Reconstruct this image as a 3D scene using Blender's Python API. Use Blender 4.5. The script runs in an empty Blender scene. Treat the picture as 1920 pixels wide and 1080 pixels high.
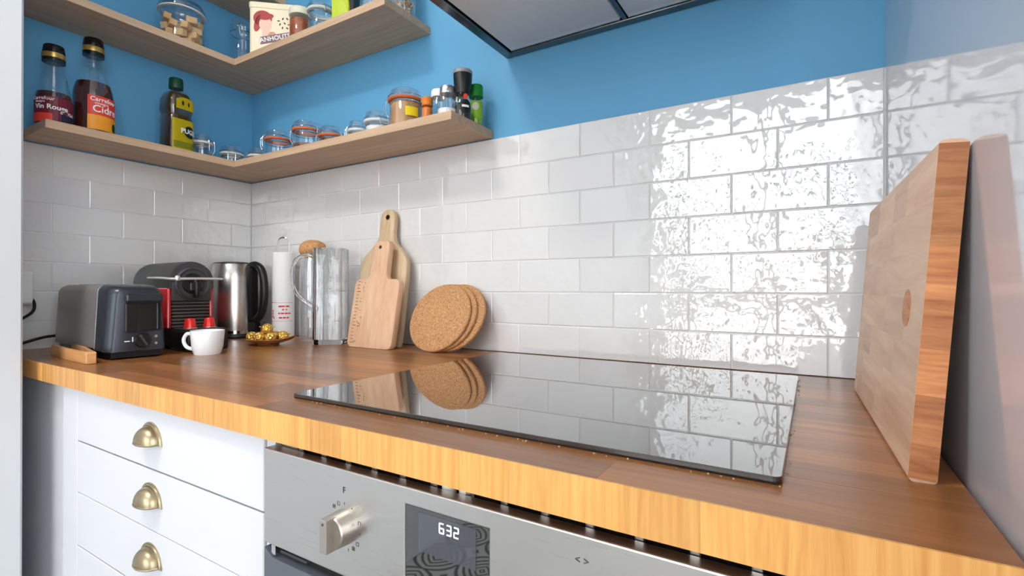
import bpy, bmesh, math, random
from mathutils import Vector, Matrix
random.seed(7)
K = 0.90                    # height of the worktop above the floor
PI = math.pi
scene = bpy.context.scene
COL = scene.collection

# ------------------------------------------------------------------ camera
FPX = 933.3; YAW = 0.5429; PIT = 0.0023; ROLL = 0.0011
d0 = Vector((-math.sin(YAW), math.cos(YAW), 0)); r0 = Vector((math.cos(YAW), math.sin(YAW), 0)); zz = Vector((0, 0, 1))
dv = d0*math.cos(PIT) + zz*math.sin(PIT); uv = zz*math.cos(PIT) - d0*math.sin(PIT)
rr = r0*math.cos(ROLL) + uv*math.sin(ROLL); uu = uv*math.cos(ROLL) - r0*math.sin(ROLL)
cd = bpy.data.cameras.new('camera'); cam = bpy.data.objects.new('camera', cd); COL.objects.link(cam)
cd.sensor_width = 36; cd.sensor_fit = 'HORIZONTAL'; cd.lens = FPX/1920*36; cd.clip_start = 0.01; cd.clip_end = 200
cam.matrix_world = Matrix(((rr.x, uu.x, -dv.x, 1.6522), (rr.y, uu.y, -dv.y, -1.0023), (rr.z, uu.z, -dv.z, K+0.1489), (0, 0, 0, 1)))
scene.camera = cam

# ------------------------------------------------------------------ world, light, exposure
w = bpy.data.worlds.new('sky'); scene.world = w; w.use_nodes = True
bg = w.node_tree.nodes['Background']; bg.inputs[0].default_value = (0.95, 0.975, 1.0, 1); bg.inputs[1].default_value = 9.0
# window opening (in the wall opposite the worktop)
WX0, WX1, WZ0, WZ1, WY = 0.45, 2.25, 0.42, 2.52, -3.30
def portal(name, loc, rot, sx, sy):
    l = bpy.data.lights.new(name, 'AREA'); l.shape = 'RECTANGLE'; l.size = sx; l.size_y = sy; l.cycles.is_portal = True
    o = bpy.data.objects.new(name, l); o.location = loc; o.rotation_euler = rot; COL.objects.link(o); return o
portal('window_portal', ((WX0+WX1)/2, WY-0.06, (WZ0+WZ1)/2), (PI/2, 0, PI), WX1-WX0, WZ1-WZ0)
VY0, VY1 = -2.75, -0.90          # unseen second window, added in the side wall to brighten the left wall
portal('window_portal', (3.46, (VY0+VY1)/2, (WZ0+WZ1)/2), (PI/2, 0, -PI/2), VY1-VY0, WZ1-WZ0)
FILL_LAMP_POWER = 24
vs = scene.view_settings
vs.view_transform = 'Standard'; vs.look = 'None'; vs.gamma = 1.0; vs.use_curve_mapping = False
vs.exposure = -0.56

# ------------------------------------------------------------------ materials
def lin(c):
    c /= 255.0
    return c/12.92 if c <= 0.04045 else ((c+0.055)/1.055)**2.4
def rgb(r, g, b): return (lin(r), lin(g), lin(b), 1)
def mat(name, col, rough=0.5, metal=0.0, coat=0.0, coat_rough=0.05, spec=0.5, trans=0.0, ior=1.45, emit=None, estr=0):
    m = bpy.data.materials.new(name); m.use_nodes = True
    b = m.node_tree.nodes['Principled BSDF']
    b.inputs['Base Color'].default_value = col; b.inputs['Roughness'].default_value = rough; b.inputs['Metallic'].default_value = metal
    b.inputs['Coat Weight'].default_value = coat; b.inputs['Coat Roughness'].default_value = coat_rough
    b.inputs['Specular IOR Level'].default_value = spec; b.inputs['Transmission Weight'].default_value = trans; b.inputs['IOR'].default_value = ior
    if emit: b.inputs['Emission Color'].default_value = emit; b.inputs['Emission Strength'].default_value = estr
    return m
def N(m, t, **kw):
    n = m.node_tree.nodes.new(t)
    for k, v in kw.items():
        if k in n.inputs: n.inputs[k].default_value = v
        else: setattr(n, k, v)
    return n
def L(m, a, ao, b, bi): m.node_tree.links.new(a.outputs[ao], b.inputs[bi])
def BS(m): return m.node_tree.nodes['Principled BSDF']
def ramp(m, stops):
    n = m.node_tree.nodes.new('ShaderNodeValToRGB'); e = n.color_ramp.elements
    while len(e) < len(stops): e.new(0.5)
    for i, (p, c) in enumerate(stops): e[i].position = p; e[i].color = c
    return n
def bump(m, src, out, strength, dist):
    b = N(m, 'ShaderNodeBump', Strength=strength, Distance=dist)
    L(m, src, out, b, 'Height'); L(m, b, 'Normal', BS(m), 'Normal'); return b
def coords(m, scale, kind='Position', loc=(0, 0, 0)):
    if kind == 'Position': g = N(m, 'ShaderNodeNewGeometry')
    else: g = N(m, 'ShaderNodeTexCoord')
    mp = N(m, 'ShaderNodeMapping'); mp.inputs['Scale'].default_value = scale; mp.inputs['Location'].default_value = loc
    L(m, g, kind, mp, 'Vector'); return mp
def mixc(m, fac_node, fac_out, a, b, blend='MIX', fac=None):
    x = N(m, 'ShaderNodeMix', data_type='RGBA', blend_type=blend)
    if fac_node: L(m, fac_node, fac_out, x, 0)
    else: x.inputs[0].default_value = fac
    for i, s in ((6, a), (7, b)):
        if isinstance(s, tuple) and not hasattr(s[0], 'outputs'): x.inputs[i].default_value = s
        else: L(m, s[0], s[1], x, i)
    return x

def wood(name, c1, c2, rough=0.45, scale=(3, 40, 40), kind='Position', vary=0.0, coat=0.0, bumpd=0.0003, coat_rough=0.15):
    """grain stretched along the axis with the small scale; vary = brightness change from piece to piece"""
    m = mat(name, c1, rough, coat=coat, coat_rough=coat_rough)
    mp = coords(m, scale, kind)
    oi = N(m, 'ShaderNodeObjectInfo')
    add = N(m, 'ShaderNodeVectorMath', operation='ADD'); ml = N(m, 'ShaderNodeVectorMath', operation='SCALE')
    cmb = N(m, 'ShaderNodeCombineXYZ'); 
    for i in range(3): L(m, oi, 'Random', cmb, i)
    L(m, cmb, 0, ml, 0); ml.inputs['Scale'].default_value = 37.0 if vary else 0.0
    L(m, mp, 0, add, 0); L(m, ml, 0, add, 1)
    n = N(m, 'ShaderNodeTexNoise', Scale=1.0, Detail=5.0, Roughness=0.6, Distortion=0.6); L(m, add, 0, n, 'Vector')
    rp = ramp(m, [(0.30, c2), (0.68, c1)]); L(m, n, 'Fac', rp, 'Fac')
    out = (rp, 'Color')
    if vary:
        hs = N(m, 'ShaderNodeHueSaturation'); mr = N(m, 'ShaderNodeMapRange')
        mr.inputs['To Min'].default_value = 1-vary; mr.inputs['To Max'].default_value = 1+vary
        L(m, oi, 'Random', mr, 'Value'); L(m, mr, 0, hs, 'Value'); L(m, rp, 'Color', hs, 'Color'); out = (hs, 'Color')
    L(m, out[0], out[1], BS(m), 'Base Color')
    if bumpd: bump(m, n, 'Fac', 0.3, bumpd)
    return m

M = {}
def blotchy(name, c, rough, amt=0.06, scale=3.0, coat=0, bumpd=0.0, bscale=60):
    m = mat(name, c, rough, coat=coat)
    mp = coords(m, (1, 1, 1)); n = N(m, 'ShaderNodeTexNoise', Scale=scale, Detail=3.0); L(m, mp, 0, n, 'Vector')
    lo = tuple(x*(1-amt) for x in c[:3])+(1,); hi = tuple(min(1, x*(1+amt)) for x in c[:3])+(1,)
    rp = ramp(m, [(0.3, lo), (0.7, hi)]); L(m, n, 'Fac', rp, 'Fac'); L(m, rp, 'Color', BS(m), 'Base Color')
    if bumpd:
        n2 = N(m, 'ShaderNodeTexNoise', Scale=bscale, Detail=3.0); L(m, mp, 0, n2, 'Vector'); bump(m, n2, 'Fac', 0.5, bumpd)
    return m
M['blue'] = blotchy('blue_paint', rgb(98, 166, 208), 0.55, 0.05, 2.5, bumpd=0.0004, bscale=90)
M['white_paint'] = blotchy('white_paint', rgb(236, 236, 236), 0.5, 0.02, 2.0)
M['entrance_paint'] = blotchy('entrance_paint', rgb(206, 208, 211), 0.5, 0.02, 2.0)
M['ceiling'] = blotchy('ceiling_paint', rgb(240, 240, 238), 0.6, 0.02, 2.0)
M['grout'] = blotchy('grout', rgb(222, 220, 220), 0.8, 0.05, 20)
M['panel'] = blotchy('gloss_panel', rgb(196, 198, 206), 0.5, 0.02, 1.0, coat=1.0); BS(M['panel']).inputs['Coat Roughness'].default_value = 0.045; BS(M['panel']).inputs['Coat IOR'].default_value = 1.9
# glazed hand-made wall tile: white glaze, wavy surface
def tile_mat():
    m = mat('glazed_tile', rgb(232, 231, 231), 0.02, spec=1.0)
    oi = N(m, 'ShaderNodeObjectInfo'); mp = coords(m, (1, 1, 1))
    rp = ramp(m, [(0, rgb(222, 220, 220)), (0.5, rgb(225, 224, 223)), (1, rgb(228, 227, 227))]); L(m, oi, 'Random', rp, 'Fac')
    L(m, rp, 'Color', BS(m), 'Base Color')
    off = N(m, 'ShaderNodeVectorMath', operation='ADD'); cx = N(m, 'ShaderNodeCombineXYZ'); mu = N(m, 'ShaderNodeMath', operation='MULTIPLY'); mu.inputs[1].default_value = 11.0
    L(m, oi, 'Random', mu, 0); L(m, mu, 0, cx, 1); L(m, mp, 0, off, 0); L(m, cx, 0, off, 1)
    n1 = N(m, 'ShaderNodeTexNoise', Scale=17.0, Detail=2.0, Roughness=0.5); L(m, off, 0, n1, 'Vector')
    n2 = N(m, 'ShaderNodeTexNoise', Scale=55.0, Detail=1.0); L(m, off, 0, n2, 'Vector')
    s = N(m, 'ShaderNodeMath', operation='MULTIPLY_ADD'); s.inputs[1].default_value = 0.20; L(m, n2, 'Fac', s, 0); L(m, n1, 'Fac', s, 2)
    bp = bump(m, s, 0, 1.0, 0.0021); L(m, bp, 'Normal', BS(m), 'Coat Normal')
    BS(m).inputs['Coat Weight'].default_value = 0.8; BS(m).inputs['Coat Roughness'].default_value = 0.015; BS(m).inputs['Coat IOR'].default_value = 1.6
    return m
M['tile'] = tile_mat()
M['shelf'] = wood('shelf_laminate', rgb(206, 176, 146), rgb(184, 152, 122), 0.5, (3, 60, 60), bumpd=0.0001)
M['shelf_y'] = wood('shelf_laminate_across', rgb(206, 176, 146), rgb(184, 152, 122), 0.5, (60, 3, 60), bumpd=0.0001)
M['top_stave'] = wood('worktop_stave', rgb(166, 110, 62), rgb(132, 80, 38), 0.34, (5, 70, 70), vary=0.27, coat=0.35, coat_rough=0.22)
M['edge_block'] = wood('worktop_edge', rgb(230, 174, 100), rgb(204, 140, 68), 0.45, (140, 140, 6), vary=0.17, coat=0.1)
M['edge_line'] = mat('worktop_edge_line', rgb(190, 120, 55), 0.5)
M['board_block'] = wood('beech_block', rgb(224, 188, 156), rgb(196, 152, 118), 0.42, (45, 4, 45), vary=0.10)
M['end_grain'] = wood('beech_end_grain', rgb(210, 144, 92), rgb(164, 96, 56), 0.5, (14, 20, 130), kind='Object', vary=0.24)
M['pale_board'] = wood('pale_board', rgb(214, 190, 158), rgb(186, 156, 120), 0.5, (50, 50, 5))
M['beech'] = wood('beech', rgb(228, 190, 158), rgb(208, 164, 130), 0.45, (45, 45, 4))
M['tongs'] = wood('bamboo', rgb(224, 172, 116), rgb(196, 136, 80), 0.45, (5, 50, 50))
M['plate'] = wood('plate_wood', rgb(170, 112, 62), rgb(120, 70, 36), 0.3, (8, 60, 60), coat=0.4)
M['hole'] = mat('hole_dark', rgb(70, 45, 28), 0.8)
def cork_mat():
    m = mat('cork', rgb(200, 150, 100), 0.85)
    mp = coords(m, (1, 1, 1), 'Object'); v = N(m, 'ShaderNodeTexVoronoi', Scale=420.0); L(m, mp, 0, v, 'Vector')
    n = N(m, 'ShaderNodeTexNoise', Scale=260.0, Detail=4.0); L(m, mp, 0, n, 'Vector')
    rp = ramp(m, [(0.0, rgb(222, 180, 134)), (0.3, rgb(206, 156, 108)), (1.0, rgb(182, 130, 84))]); L(m, v, 'Color', rp, 'Fac')
    rp2 = ramp(m, [(0.34, rgb(168, 118, 78)), (0.46, (1, 1, 1, 1))]); L(m, n, 'Fac', rp2, 'Fac')
    x = mixc(m, None, None, (rp, 'Color'), (rp2, 'Color'), 'MULTIPLY', 0.55); L(m, x, 2, BS(m), 'Base Color')
    bump(m, v, 'Distance', 0.3, 0.0008); return m
M['cork'] = cork_mat()
M['hob'] = mat('hob_glass', rgb(14, 15, 18), 0.02, spec=0.9, coat=1.0, coat_rough=0.015); BS(M['hob']).inputs['Coat IOR'].default_value = 1.75
M['seal'] = mat('black_seal', rgb(12, 11, 10), 0.6)
def brushed(name, c, rough, sc):
    m = mat(name, c, rough, 1.0)
    mp = coords(m, sc); n = N(m, 'ShaderNodeTexNoise', Scale=1.0, Detail=3.0); L(m, mp, 0, n, 'Vector')
    mr = N(m, 'ShaderNodeMapRange'); mr.inputs['To Min'].default_value = rough*0.75; mr.inputs['To Max'].default_value = rough*1.3
    L(m, n, 'Fac', mr, 'Value'); L(m, mr, 0, BS(m), 'Roughness'); return m
M['steel'] = brushed('brushed_steel', rgb(206, 203, 200), 0.30, (6, 6, 500))
M['steel_v'] = brushed('brushed_steel_kettle', rgb(196, 190, 184), 0.24, (300, 300, 3))
M['hood_steel'] = brushed('hood_filter_steel', rgb(214, 212, 212), 0.45, (200, 200, 200)); BS(M['hood_steel']).inputs['Metallic'].default_value = 0.15
M['hood_rim'] = mat('hood_rim_steel', rgb(120, 118, 118), 0.22, 1.0)
M['chrome'] = mat('chrome', rgb(215, 215, 218), 0.08, 1.0)
M['wire'] = mat('wire_steel', rgb(200, 202, 205), 0.18, 1.0)
M['knob'] = brushed('knob_metal', rgb(190, 184, 174), 0.34, (300, 300, 8))
M['brass'] = blotchy('antique_brass', rgb(170, 155, 126), 0.34, 0.12, 50); BS(M['brass']).inputs['Metallic'].default_value = 1.0
M['cab_white'] = mat('cabinet_white', rgb(214, 215, 220), 0.38)
M['dark_gap'] = mat('dark_gap', rgb(26, 24, 24), 0.8)
M['oven_glass'] = mat('oven_screen_glass', rgb(16, 17, 19), 0.03, spec=0.9, coat=1.0, coat_rough=0.01); BS(M['oven_glass']).inputs['Coat IOR'].default_value = 1.9
M['oven_lcd'] = mat('oven_display', rgb(50, 54, 64), 0.06, coat=1.0); BS(M['oven_lcd']).inputs['Coat IOR'].default_value = 1.9
M['oven_door'] = mat('oven_door_glass', rgb(86, 90, 100), 0.12, spec=0.6)
M['ink'] = mat('print_ink', rgb(70, 70, 74), 0.6)
M['digit'] = mat('display_digit', rgb(230, 235, 255), 0.5, emit=(0.85, 0.9, 1, 1), estr=0.9)
M['toast_side'] = brushed('toaster_steel', rgb(138, 133, 129), 0.36, (300, 300, 300)); BS(M['toast_side']).inputs['Metallic'].default_value = 0.45
M['toast_end'] = mat('toaster_plastic', rgb(60, 64, 72), 0.27, metal=0.5)
M['black'] = mat('black_plastic', rgb(24, 24, 26), 0.32)
M['black_matt'] = mat('black_matt', rgb(20, 20, 21), 0.55)
M['charcoal'] = mat('charcoal_plastic', rgb(60, 60, 62), 0.4)
M['charcoal_rib'] = mat('charcoal_rib', rgb(104, 98, 94), 0.35, metal=0.4)
M['red'] = mat('red_plastic', rgb(196, 24, 30), 0.22, coat=0.5)
M['capsule'] = mat('red_foil', rgb(226, 40, 34), 0.3, metal=0.25, coat=0.3)
M['foil'] = mat('silver_foil', rgb(215, 215, 212), 0.25, 0.9)
M['ceramic'] = mat('white_ceramic', rgb(236, 238, 240), 0.12, coat=0.4)
M['lever_silver'] = mat('lever_silver', rgb(205, 203, 200), 0.4, 0.3)
M['smoky_lid'] = None
M['gold'] = mat('gold_foil', rgb(240, 196, 100), 0.36, 0.8)
m = M['gold']; mp = coords(m, (1, 1, 1)); n = N(m, 'ShaderNodeTexVoronoi', Scale=190.0); L(m, mp, 0, n, 'Vector'); bump(m, n, 'Distance', 0.8, 0.004)
M['paper'] = mat('white_paper', rgb(240, 240, 240), 0.6)
M['red_ink'] = mat('red_ink', rgb(214, 70, 50), 0.6)
M['white_plastic'] = mat('white_plastic', rgb(232, 232, 228), 0.3)
M['cable'] = mat('cable_black', rgb(22, 21, 21), 0.5)
def thin_glass(name, tint=(0.97, 0.98, 0.985, 1), base=0.05, edge=0.75):
    m = bpy.data.materials.new(name); m.use_nodes = True; nt = m.node_tree; nt.nodes.remove(nt.nodes['Principled BSDF'])
    out = nt.nodes['Material Output']; t = N(m, 'ShaderNodeBsdfTransparent', Color=tint); g = N(m, 'ShaderNodeBsdfGlossy', Color=(1, 1, 1, 1), Roughness=0.03)
    lw = N(m, 'ShaderNodeLayerWeight'); lw.inputs['Blend'].default_value = 0.5
    pw = N(m, 'ShaderNodeMath', operation='POWER'); pw.inputs[1].default_value = 3.5; L(m, lw, 'Facing', pw, 0)
    ma = N(m, 'ShaderNodeMath', operation='MULTIPLY_ADD'); ma.inputs[1].default_value = edge; ma.inputs[2].default_value = base; L(m, pw, 0, ma, 0)
    x = N(m, 'ShaderNodeMixShader'); L(m, ma, 0, x, 0); L(m, t, 0, x, 1); L(m, g, 0, x, 2); L(m, x, 0, out, 0); return m
M['glass'] = thin_glass('jar_glass')
M['glass_lid'] = thin_glass('jar_lid_glass', (0.94, 0.96, 0.97, 1), 0.12, 0.75)
M['smoky_lid'] = thin_glass('smoky_lid_glass', (0.72, 0.74, 0.78, 1), 0.14, 0.6)
M['pane'] = thin_glass('window_glass', (0.98, 0.985, 0.985, 1), 0.02, 0.3)
M['clear'] = mat('clear_glass', (1, 1, 1, 1), 0.0, trans=1.0, ior=1.45)
M['rubber'] = mat('orange_rubber', rgb(214, 112, 62), 0.45)
M['rubber_white'] = mat('white_rubber', rgb(225, 225, 222), 0.5)
M['wine'] = mat('dark_vinegar', rgb(48, 14, 18), 0.08, coat=0.6)
M['cider'] = mat('cider_brown', rgb(62, 20, 14), 0.08, coat=0.6)
M['oil'] = mat('olive_oil', rgb(62, 42, 14), 0.1, coat=0.6)
M['cap_black'] = mat('cap_black', rgb(16, 14, 15), 0.25)
M['cap_gold'] = mat('cap_gold', rgb(196, 160, 84), 0.3, 0.7)
M['cap_green'] = mat('cap_green', rgb(14, 66, 40), 0.3)
M['lab_maroon'] = mat('label_maroon', rgb(112, 26, 44), 0.45)
M['lab_red'] = mat('label_red', rgb(226, 66, 48), 0.45)
M['lab_orange'] = mat('label_orange', rgb(246, 160, 30), 0.45)
M['lab_yellow'] = mat('label_yellow', rgb(236, 212, 24), 0.45)
M['lab_olive'] = mat('label_olive', rgb(168, 172, 40), 0.45)
M['lab_black'] = mat('label_black', rgb(18, 20, 22), 0.4)
M['lab_green'] = mat('label_green', rgb(136, 190, 40), 0.45)
M['lab_navy'] = mat('label_navy', rgb(28, 24, 52), 0.45)
M['white_ink'] = mat('white_ink', rgb(240, 240, 240), 0.5)
M['tan_powder'] = blotchy('tan_powder', rgb(196, 150, 104), 0.9, 0.1, 40)
M['salt'] = blotchy('white_salt', rgb(236, 236, 236), 0.9, 0.03, 60)
M['spice'] = blotchy('brown_spice', rgb(120, 74, 52), 0.9, 0.35, 160)
M['pepper'] = blotchy('dark_pepper', rgb(44, 36, 34), 0.8, 0.6, 260)
M['sugar'] = blotchy('sugar_cube', rgb(216, 176, 124), 0.9, 0.1, 90, bumpd=0.001, bscale=500)
M['amber'] = blotchy('amber_contents', rgb(150, 78, 40), 0.5, 0.35, 90)
M['pasta'] = blotchy('dry_pasta', rgb(196, 168, 140), 0.8, 0.2, 120)
M['orange_spice'] = blotchy('orange_spice', rgb(222, 122, 34), 0.6, 0.12, 70)
M['green_cap'] = mat('green_cap', rgb(30, 140, 50), 0.35)
M['cream'] = mat('cream_card', rgb(240, 226, 196), 0.5)
M['hair'] = mat('print_hair', rgb(172, 50, 48), 0.5)
M['skin'] = mat('print_skin', rgb(242, 196, 176), 0.5)
M['skin2'] = mat('print_hand', rgb(206, 146, 118), 0.5)
M['brown_ink'] = mat('brown_ink', rgb(62, 38, 28), 0.5)
M['plum'] = mat('plum_ink', rgb(120, 92, 104), 0.5)
M['pale_lid'] = mat('pale_lid', rgb(222, 218, 196), 0.4)
M['grey_lid'] = mat('grey_lid', rgb(150, 152, 158), 0.35)
M['lime'] = mat('lime_pack', rgb(186, 206, 50), 0.45)
def floor_mat():
    m = mat('cement_tile', rgb(150, 150, 148), 0.45)
    mp = coords(m, (5, 5, 5)); fr = N(m, 'ShaderNodeVectorMath', operation='FRACTION'); L(m, mp, 0, fr, 0)
    sub = N(m, 'ShaderNodeVectorMath', operation='SUBTRACT'); sub.inputs[1].default_value = (0.5, 0.5, 0); L(m, fr, 0, sub, 0)
    ab = N(m, 'ShaderNodeVectorMath', operation='ABSOLUTE'); L(m, sub, 0, ab, 0)
    sp = N(m, 'ShaderNodeSeparateXYZ'); L(m, ab, 0, sp, 0)
    mu = N(m, 'ShaderNodeMath', operation='MULTIPLY'); L(m, sp, 0, mu, 0); L(m, sp, 1, mu, 1)
    ad = N(m, 'ShaderNodeMath', operation='ADD'); L(m, sp, 0, ad, 0); L(m, sp, 1, ad, 1)
    sn = N(m, 'ShaderNodeMath', operation='MULTIPLY_ADD'); sn.inputs[1].default_value = 6.5; L(m, mu, 0, sn, 0); L(m, ad, 0, sn, 2)
    pg = N(m, 'ShaderNodeMath', operation='PINGPONG'); pg.inputs[1].default_value = 0.24; L(m, sn, 0, pg, 0)
    rp = ramp(m, [(0.08, rgb(78, 80, 82)), (0.12, rgb(190, 190, 186))]); L(m, pg, 0, rp, 'Fac'); L(m, rp, 'Color', BS(m), 'Base Color'); return m
M['floor'] = floor_mat()
M['rug'] = blotchy('rug', rgb(96, 40, 40), 0.95, 0.5, 40)
M['leaf'] = blotchy('leaves', rgb(50, 70, 40), 0.7, 0.3, 9)
M['bark'] = blotchy('bark', rgb(70, 58, 48), 0.9, 0.3, 20)
M['shade'] = mat('fill_lamp_shade', rgb(245, 243, 238), 0.6, emit=(1, 0.96, 0.9, 1), estr=2.0)  # glowing shade of the added fill lamp

# ------------------------------------------------------------------ mesh helpers
def obj(name, bm, m, parent=None, loc=None, rot=None, smooth=False, sharp=0.6):
    me = bpy.data.meshes.new(name)
    if isinstance(bm, bpy.types.Mesh): me = bm
    else:
        bmesh.ops.recalc_face_normals(bm, faces=bm.faces)
        if smooth:
            for f in bm.faces: f.smooth = True
            for e in bm.edges:
                if len(e.link_faces) == 2 and e.calc_face_angle(0) > sharp: e.smooth = False
        bm.to_mesh(me); bm.free()
    if not me.materials: me.materials.append(M[m] if isinstance(m, str) else m)
    o = bpy.data.objects.new(name, me); COL.objects.link(o)
    if parent: o.parent = parent
    if loc is not None: o.location = loc
    if rot is not None: o.rotation_euler = rot
    return o
def tag(o, label, cat, group=None):
    o['label'] = label; o['category'] = cat
    if group: o['group'] = group
    return o
def thing(name, label, cat, loc=(0, 0, 0), rotz=0.0, group=None, rot=None):
    o = bpy.data.objects.new(name, None); COL.objects.link(o); o.empty_display_size = 0.05
    o.location = (loc[0], loc[1], loc[2]); o.rotation_euler = rot if rot else (0, 0, rotz)
    return tag(o, label, cat, group)
def struct(name, bm, m, parent=None, **kw):
    o = obj(name, bm, m, parent, **kw)
    if not parent: o['kind'] = 'structure'
    return o
def box(x0, x1, y0, y1, z0, z1, bev=0.0, seg=1, bm=None):
    b = bm or bmesh.new(); t = bmesh.new()
    r = bmesh.ops.create_cube(t, size=1)
    for v in t.verts: v.co = Vector(((x0+x1)/2+v.co.x*(x1-x0), (y0+y1)/2+v.co.y*(y1-y0), (z0+z1)/2+v.co.z*(z1-z0)))
    if bev: bmesh.ops.bevel(t, geom=t.edges[:], offset=bev, segments=seg, affect='EDGES', profile=0.5)
    me = bpy.data.meshes.new('tmp'); t.to_mesh(me); t.free(); b.from_mesh(me); bpy.data.meshes.remove(me); return b
def lathe(prof, n=32, bm=None, c=(0, 0), closed=False, squash=None):
    """prof: (radius, z) from bottom to top; squash: function(angle) -> radius factor"""
    b = bm or bmesh.new(); rings = []
    for r, z in prof:
        if r < 1e-6: rings.append([b.verts.new((c[0], c[1], z))])
        else:
            row = []
            for i in range(n):
                a = 2*PI*i/n; k = squash(a) if squash else 1
                row.append(b.verts.new((c[0]+r*k*math.cos(a), c[1]+r*k*math.sin(a), z)))
            rings.append(row)
    pairs = list(zip(rings, rings[1:]))
    if closed: pairs.append((rings[-1], rings[0]))
    for A, B in pairs:
        for i in range(n):
            j = (i+1) % n
            if len(A) == 1 and len(B) == 1: continue
            if len(A) == 1: b.faces.new((A[0], B[j], B[i]))
            elif len(B) == 1: b.faces.new((A[i], A[j], B[0]))
            else: b.faces.new((A[i], A[j], B[j], B[i]))
    return b
def superell(p):
    return lambda a: (abs(math.cos(a))**p + abs(math.sin(a))**p)**(-1/p)
def tube(pts, r, n=8, bm=None, closed=False, cap=True):
    b = bm or bmesh.new(); P = [Vector(p) for p in pts]; rings = []; m = len(P)
    up = None
    for i in range(m):
        if closed: t = (P[(i+1) % m]-P[i-1]).normalized()
        else: t = (P[min(i+1, m-1)]-P[max(i-1, 0)]).normalized()
        if up is None:
            up = Vector((0, 0, 1)) if abs(t.z) < 0.9 else Vector((1, 0, 0))
        s = t.cross(up).normalized(); up = s.cross(t).normalized()
        ri = r[i] if isinstance(r, (list, tuple)) else r
        rings.append([b.verts.new(P[i]+(s*math.cos(2*PI*k/n)+up*math.sin(2*PI*k/n))*ri) for k in range(n)])
    pairs = list(zip(rings, rings[1:]))
    if closed: pairs.append((rings[-1], rings[0]))
    for A, B in pairs:
        for k in range(n): b.faces.new((A[k], A[(k+1) % n], B[(k+1) % n], B[k]))
    if cap and not closed: b.faces.new(rings[0]); b.faces.new(rings[-1])
    return b
def curve(pts, k=6, closed=False):
    """Catmull-Rom through pts"""
    P = [Vector(p) for p in pts]; out = []; n = len(P)
    rng = range(n if closed else n-1)
    for i in rng:
        if closed: a, b, c, d = P[i-1], P[i], P[(i+1) % n], P[(i+2) % n]
        else: a, b, c, d = P[max(i-1, 0)], P[i], P[i+1], P[min(i+2, n-1)]
        for j in range(k):
            t = j/k
            out.append(0.5*((2*b)+(c-a)*t+(2*a-5*b+4*c-d)*t*t+(3*b-a-3*c+d)*t**3))
    if not closed: out.append(P[-1])
    return out
def prism(outline, t0, t1, bev=0.0, seg=2, holes=()):
    """outline in x,z; thickness along y from t0 to t1"""
    b = bmesh.new(); loops = [outline]+list(holes); edges = []
    for lp in loops:
        vs_ = [b.verts.new((p[0], t0, p[1])) for p in lp]
        for i in range(len(vs_)): edges.append(b.edges.new((vs_[i], vs_[(i+1) % len(vs_)])))
    r = bmesh.ops.triangle_fill(b, use_beauty=True, use_dissolve=False, edges=edges, normal=(0, -1, 0))
    fs = [g for g in b.faces]
    bmesh.ops.dissolve_limit(b, angle_limit=0.001, verts=b.verts[:], edges=b.edges[:]) if not holes else None
    ex = bmesh.ops.extrude_face_region(b, geom=b.faces[:])
    for v in [g for g in ex['geom'] if isinstance(g, bmesh.types.BMVert)]: v.co.y = t1
    if bev:
        bmesh.ops.recalc_face_normals(b, faces=b.faces)
        es = [e for e in b.edges if len(e.link_faces) == 2 and e.calc_face_angle(0) > 1.2 and abs(e.verts[0].co.y-e.verts[1].co.y) < 1e-6]
        bmesh.ops.bevel(b, geom=es, offset=bev, segments=seg, affect='EDGES', profile=0.5)
    return b
def roundrect(x0, x1, z0, z1, r, n=5):
    out = []
    for cx, cz, a in ((x1-r, z0+r, -90), (x1-r, z1-r, 0), (x0+r, z1-r, 90), (x0+r, z0+r, 180)):
        for i in range(n+1):
            t = math.radians(a+90*i/n); out.append((cx+r*math.cos(t), cz+r*math.sin(t)))
    return out
def circ(cx, cz, r, n=20): return [(cx+r*math.cos(2*PI*i/n), cz+r*math.sin(2*PI*i/n)) for i in range(n)]
def patch(r, a0, a1, z0, z1, n=14, th=0.0006, shape=None):
    """curved label on a cylinder of radius r between angles a0, a1 (degrees)"""
    b = bmesh.new(); V = []
    for k, rr_ in enumerate((r, r+th)):
        row = []
        for i in range(n+1):
            a = math.radians(a0+(a1-a0)*i/n); lo, hi = z0, z1
            if shape:
                u = 2*i/n-1; h = math.sqrt(max(0.0, 1-u*u)) if shape == 'oval' else 1
                mid = (z0+z1)/2; hh = max((z1-z0)/2*h, 1e-4); lo, hi = mid-hh, mid+hh
            row.append((b.verts.new((rr_*math.cos(a), rr_*math.sin(a), lo)), b.verts.new((rr_*math.cos(a), rr_*math.sin(a), hi))))
        V.append(row)
    for i in range(n):
        A, B = V[0], V[1]
        b.faces.new((B[i][0], B[i+1][0], B[i+1][1], B[i][1])); b.faces.new((A[i][0], A[i][1], A[i+1][1], A[i+1][0]))
        b.faces.new((A[i][0], A[i+1][0], B[i+1][0], B[i][0])); b.faces.new((A[i][1], B[i][1], B[i+1][1], A[i+1][1]))
    for i in (0, n): b.faces.new((V[0][i][0], V[1][i][0], V[1][i][1], V[0][i][1]))
    return b
def textmesh(body, size, ext=0.0003, shear=0.0, align='CENTER', bold=0.0):
    cu = bpy.data.curves.new('lettering', 'FONT'); cu.body = body; cu.size = size; cu.extrude = ext; cu.align_x = align; cu.align_y = 'CENTER'; cu.shear = shear; cu.offset = bold; cu.resolution_u = 3
    o = bpy.data.objects.new('tmp_text', cu); COL.objects.link(o)
    dg = bpy.context.evaluated_depsgraph_get(); me = bpy.data.meshes.new_from_object(o.evaluated_get(dg))
    bpy.data.objects.remove(o); bpy.data.curves.remove(cu); me.materials.clear(); me.name = 'lettering'; return me
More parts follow.
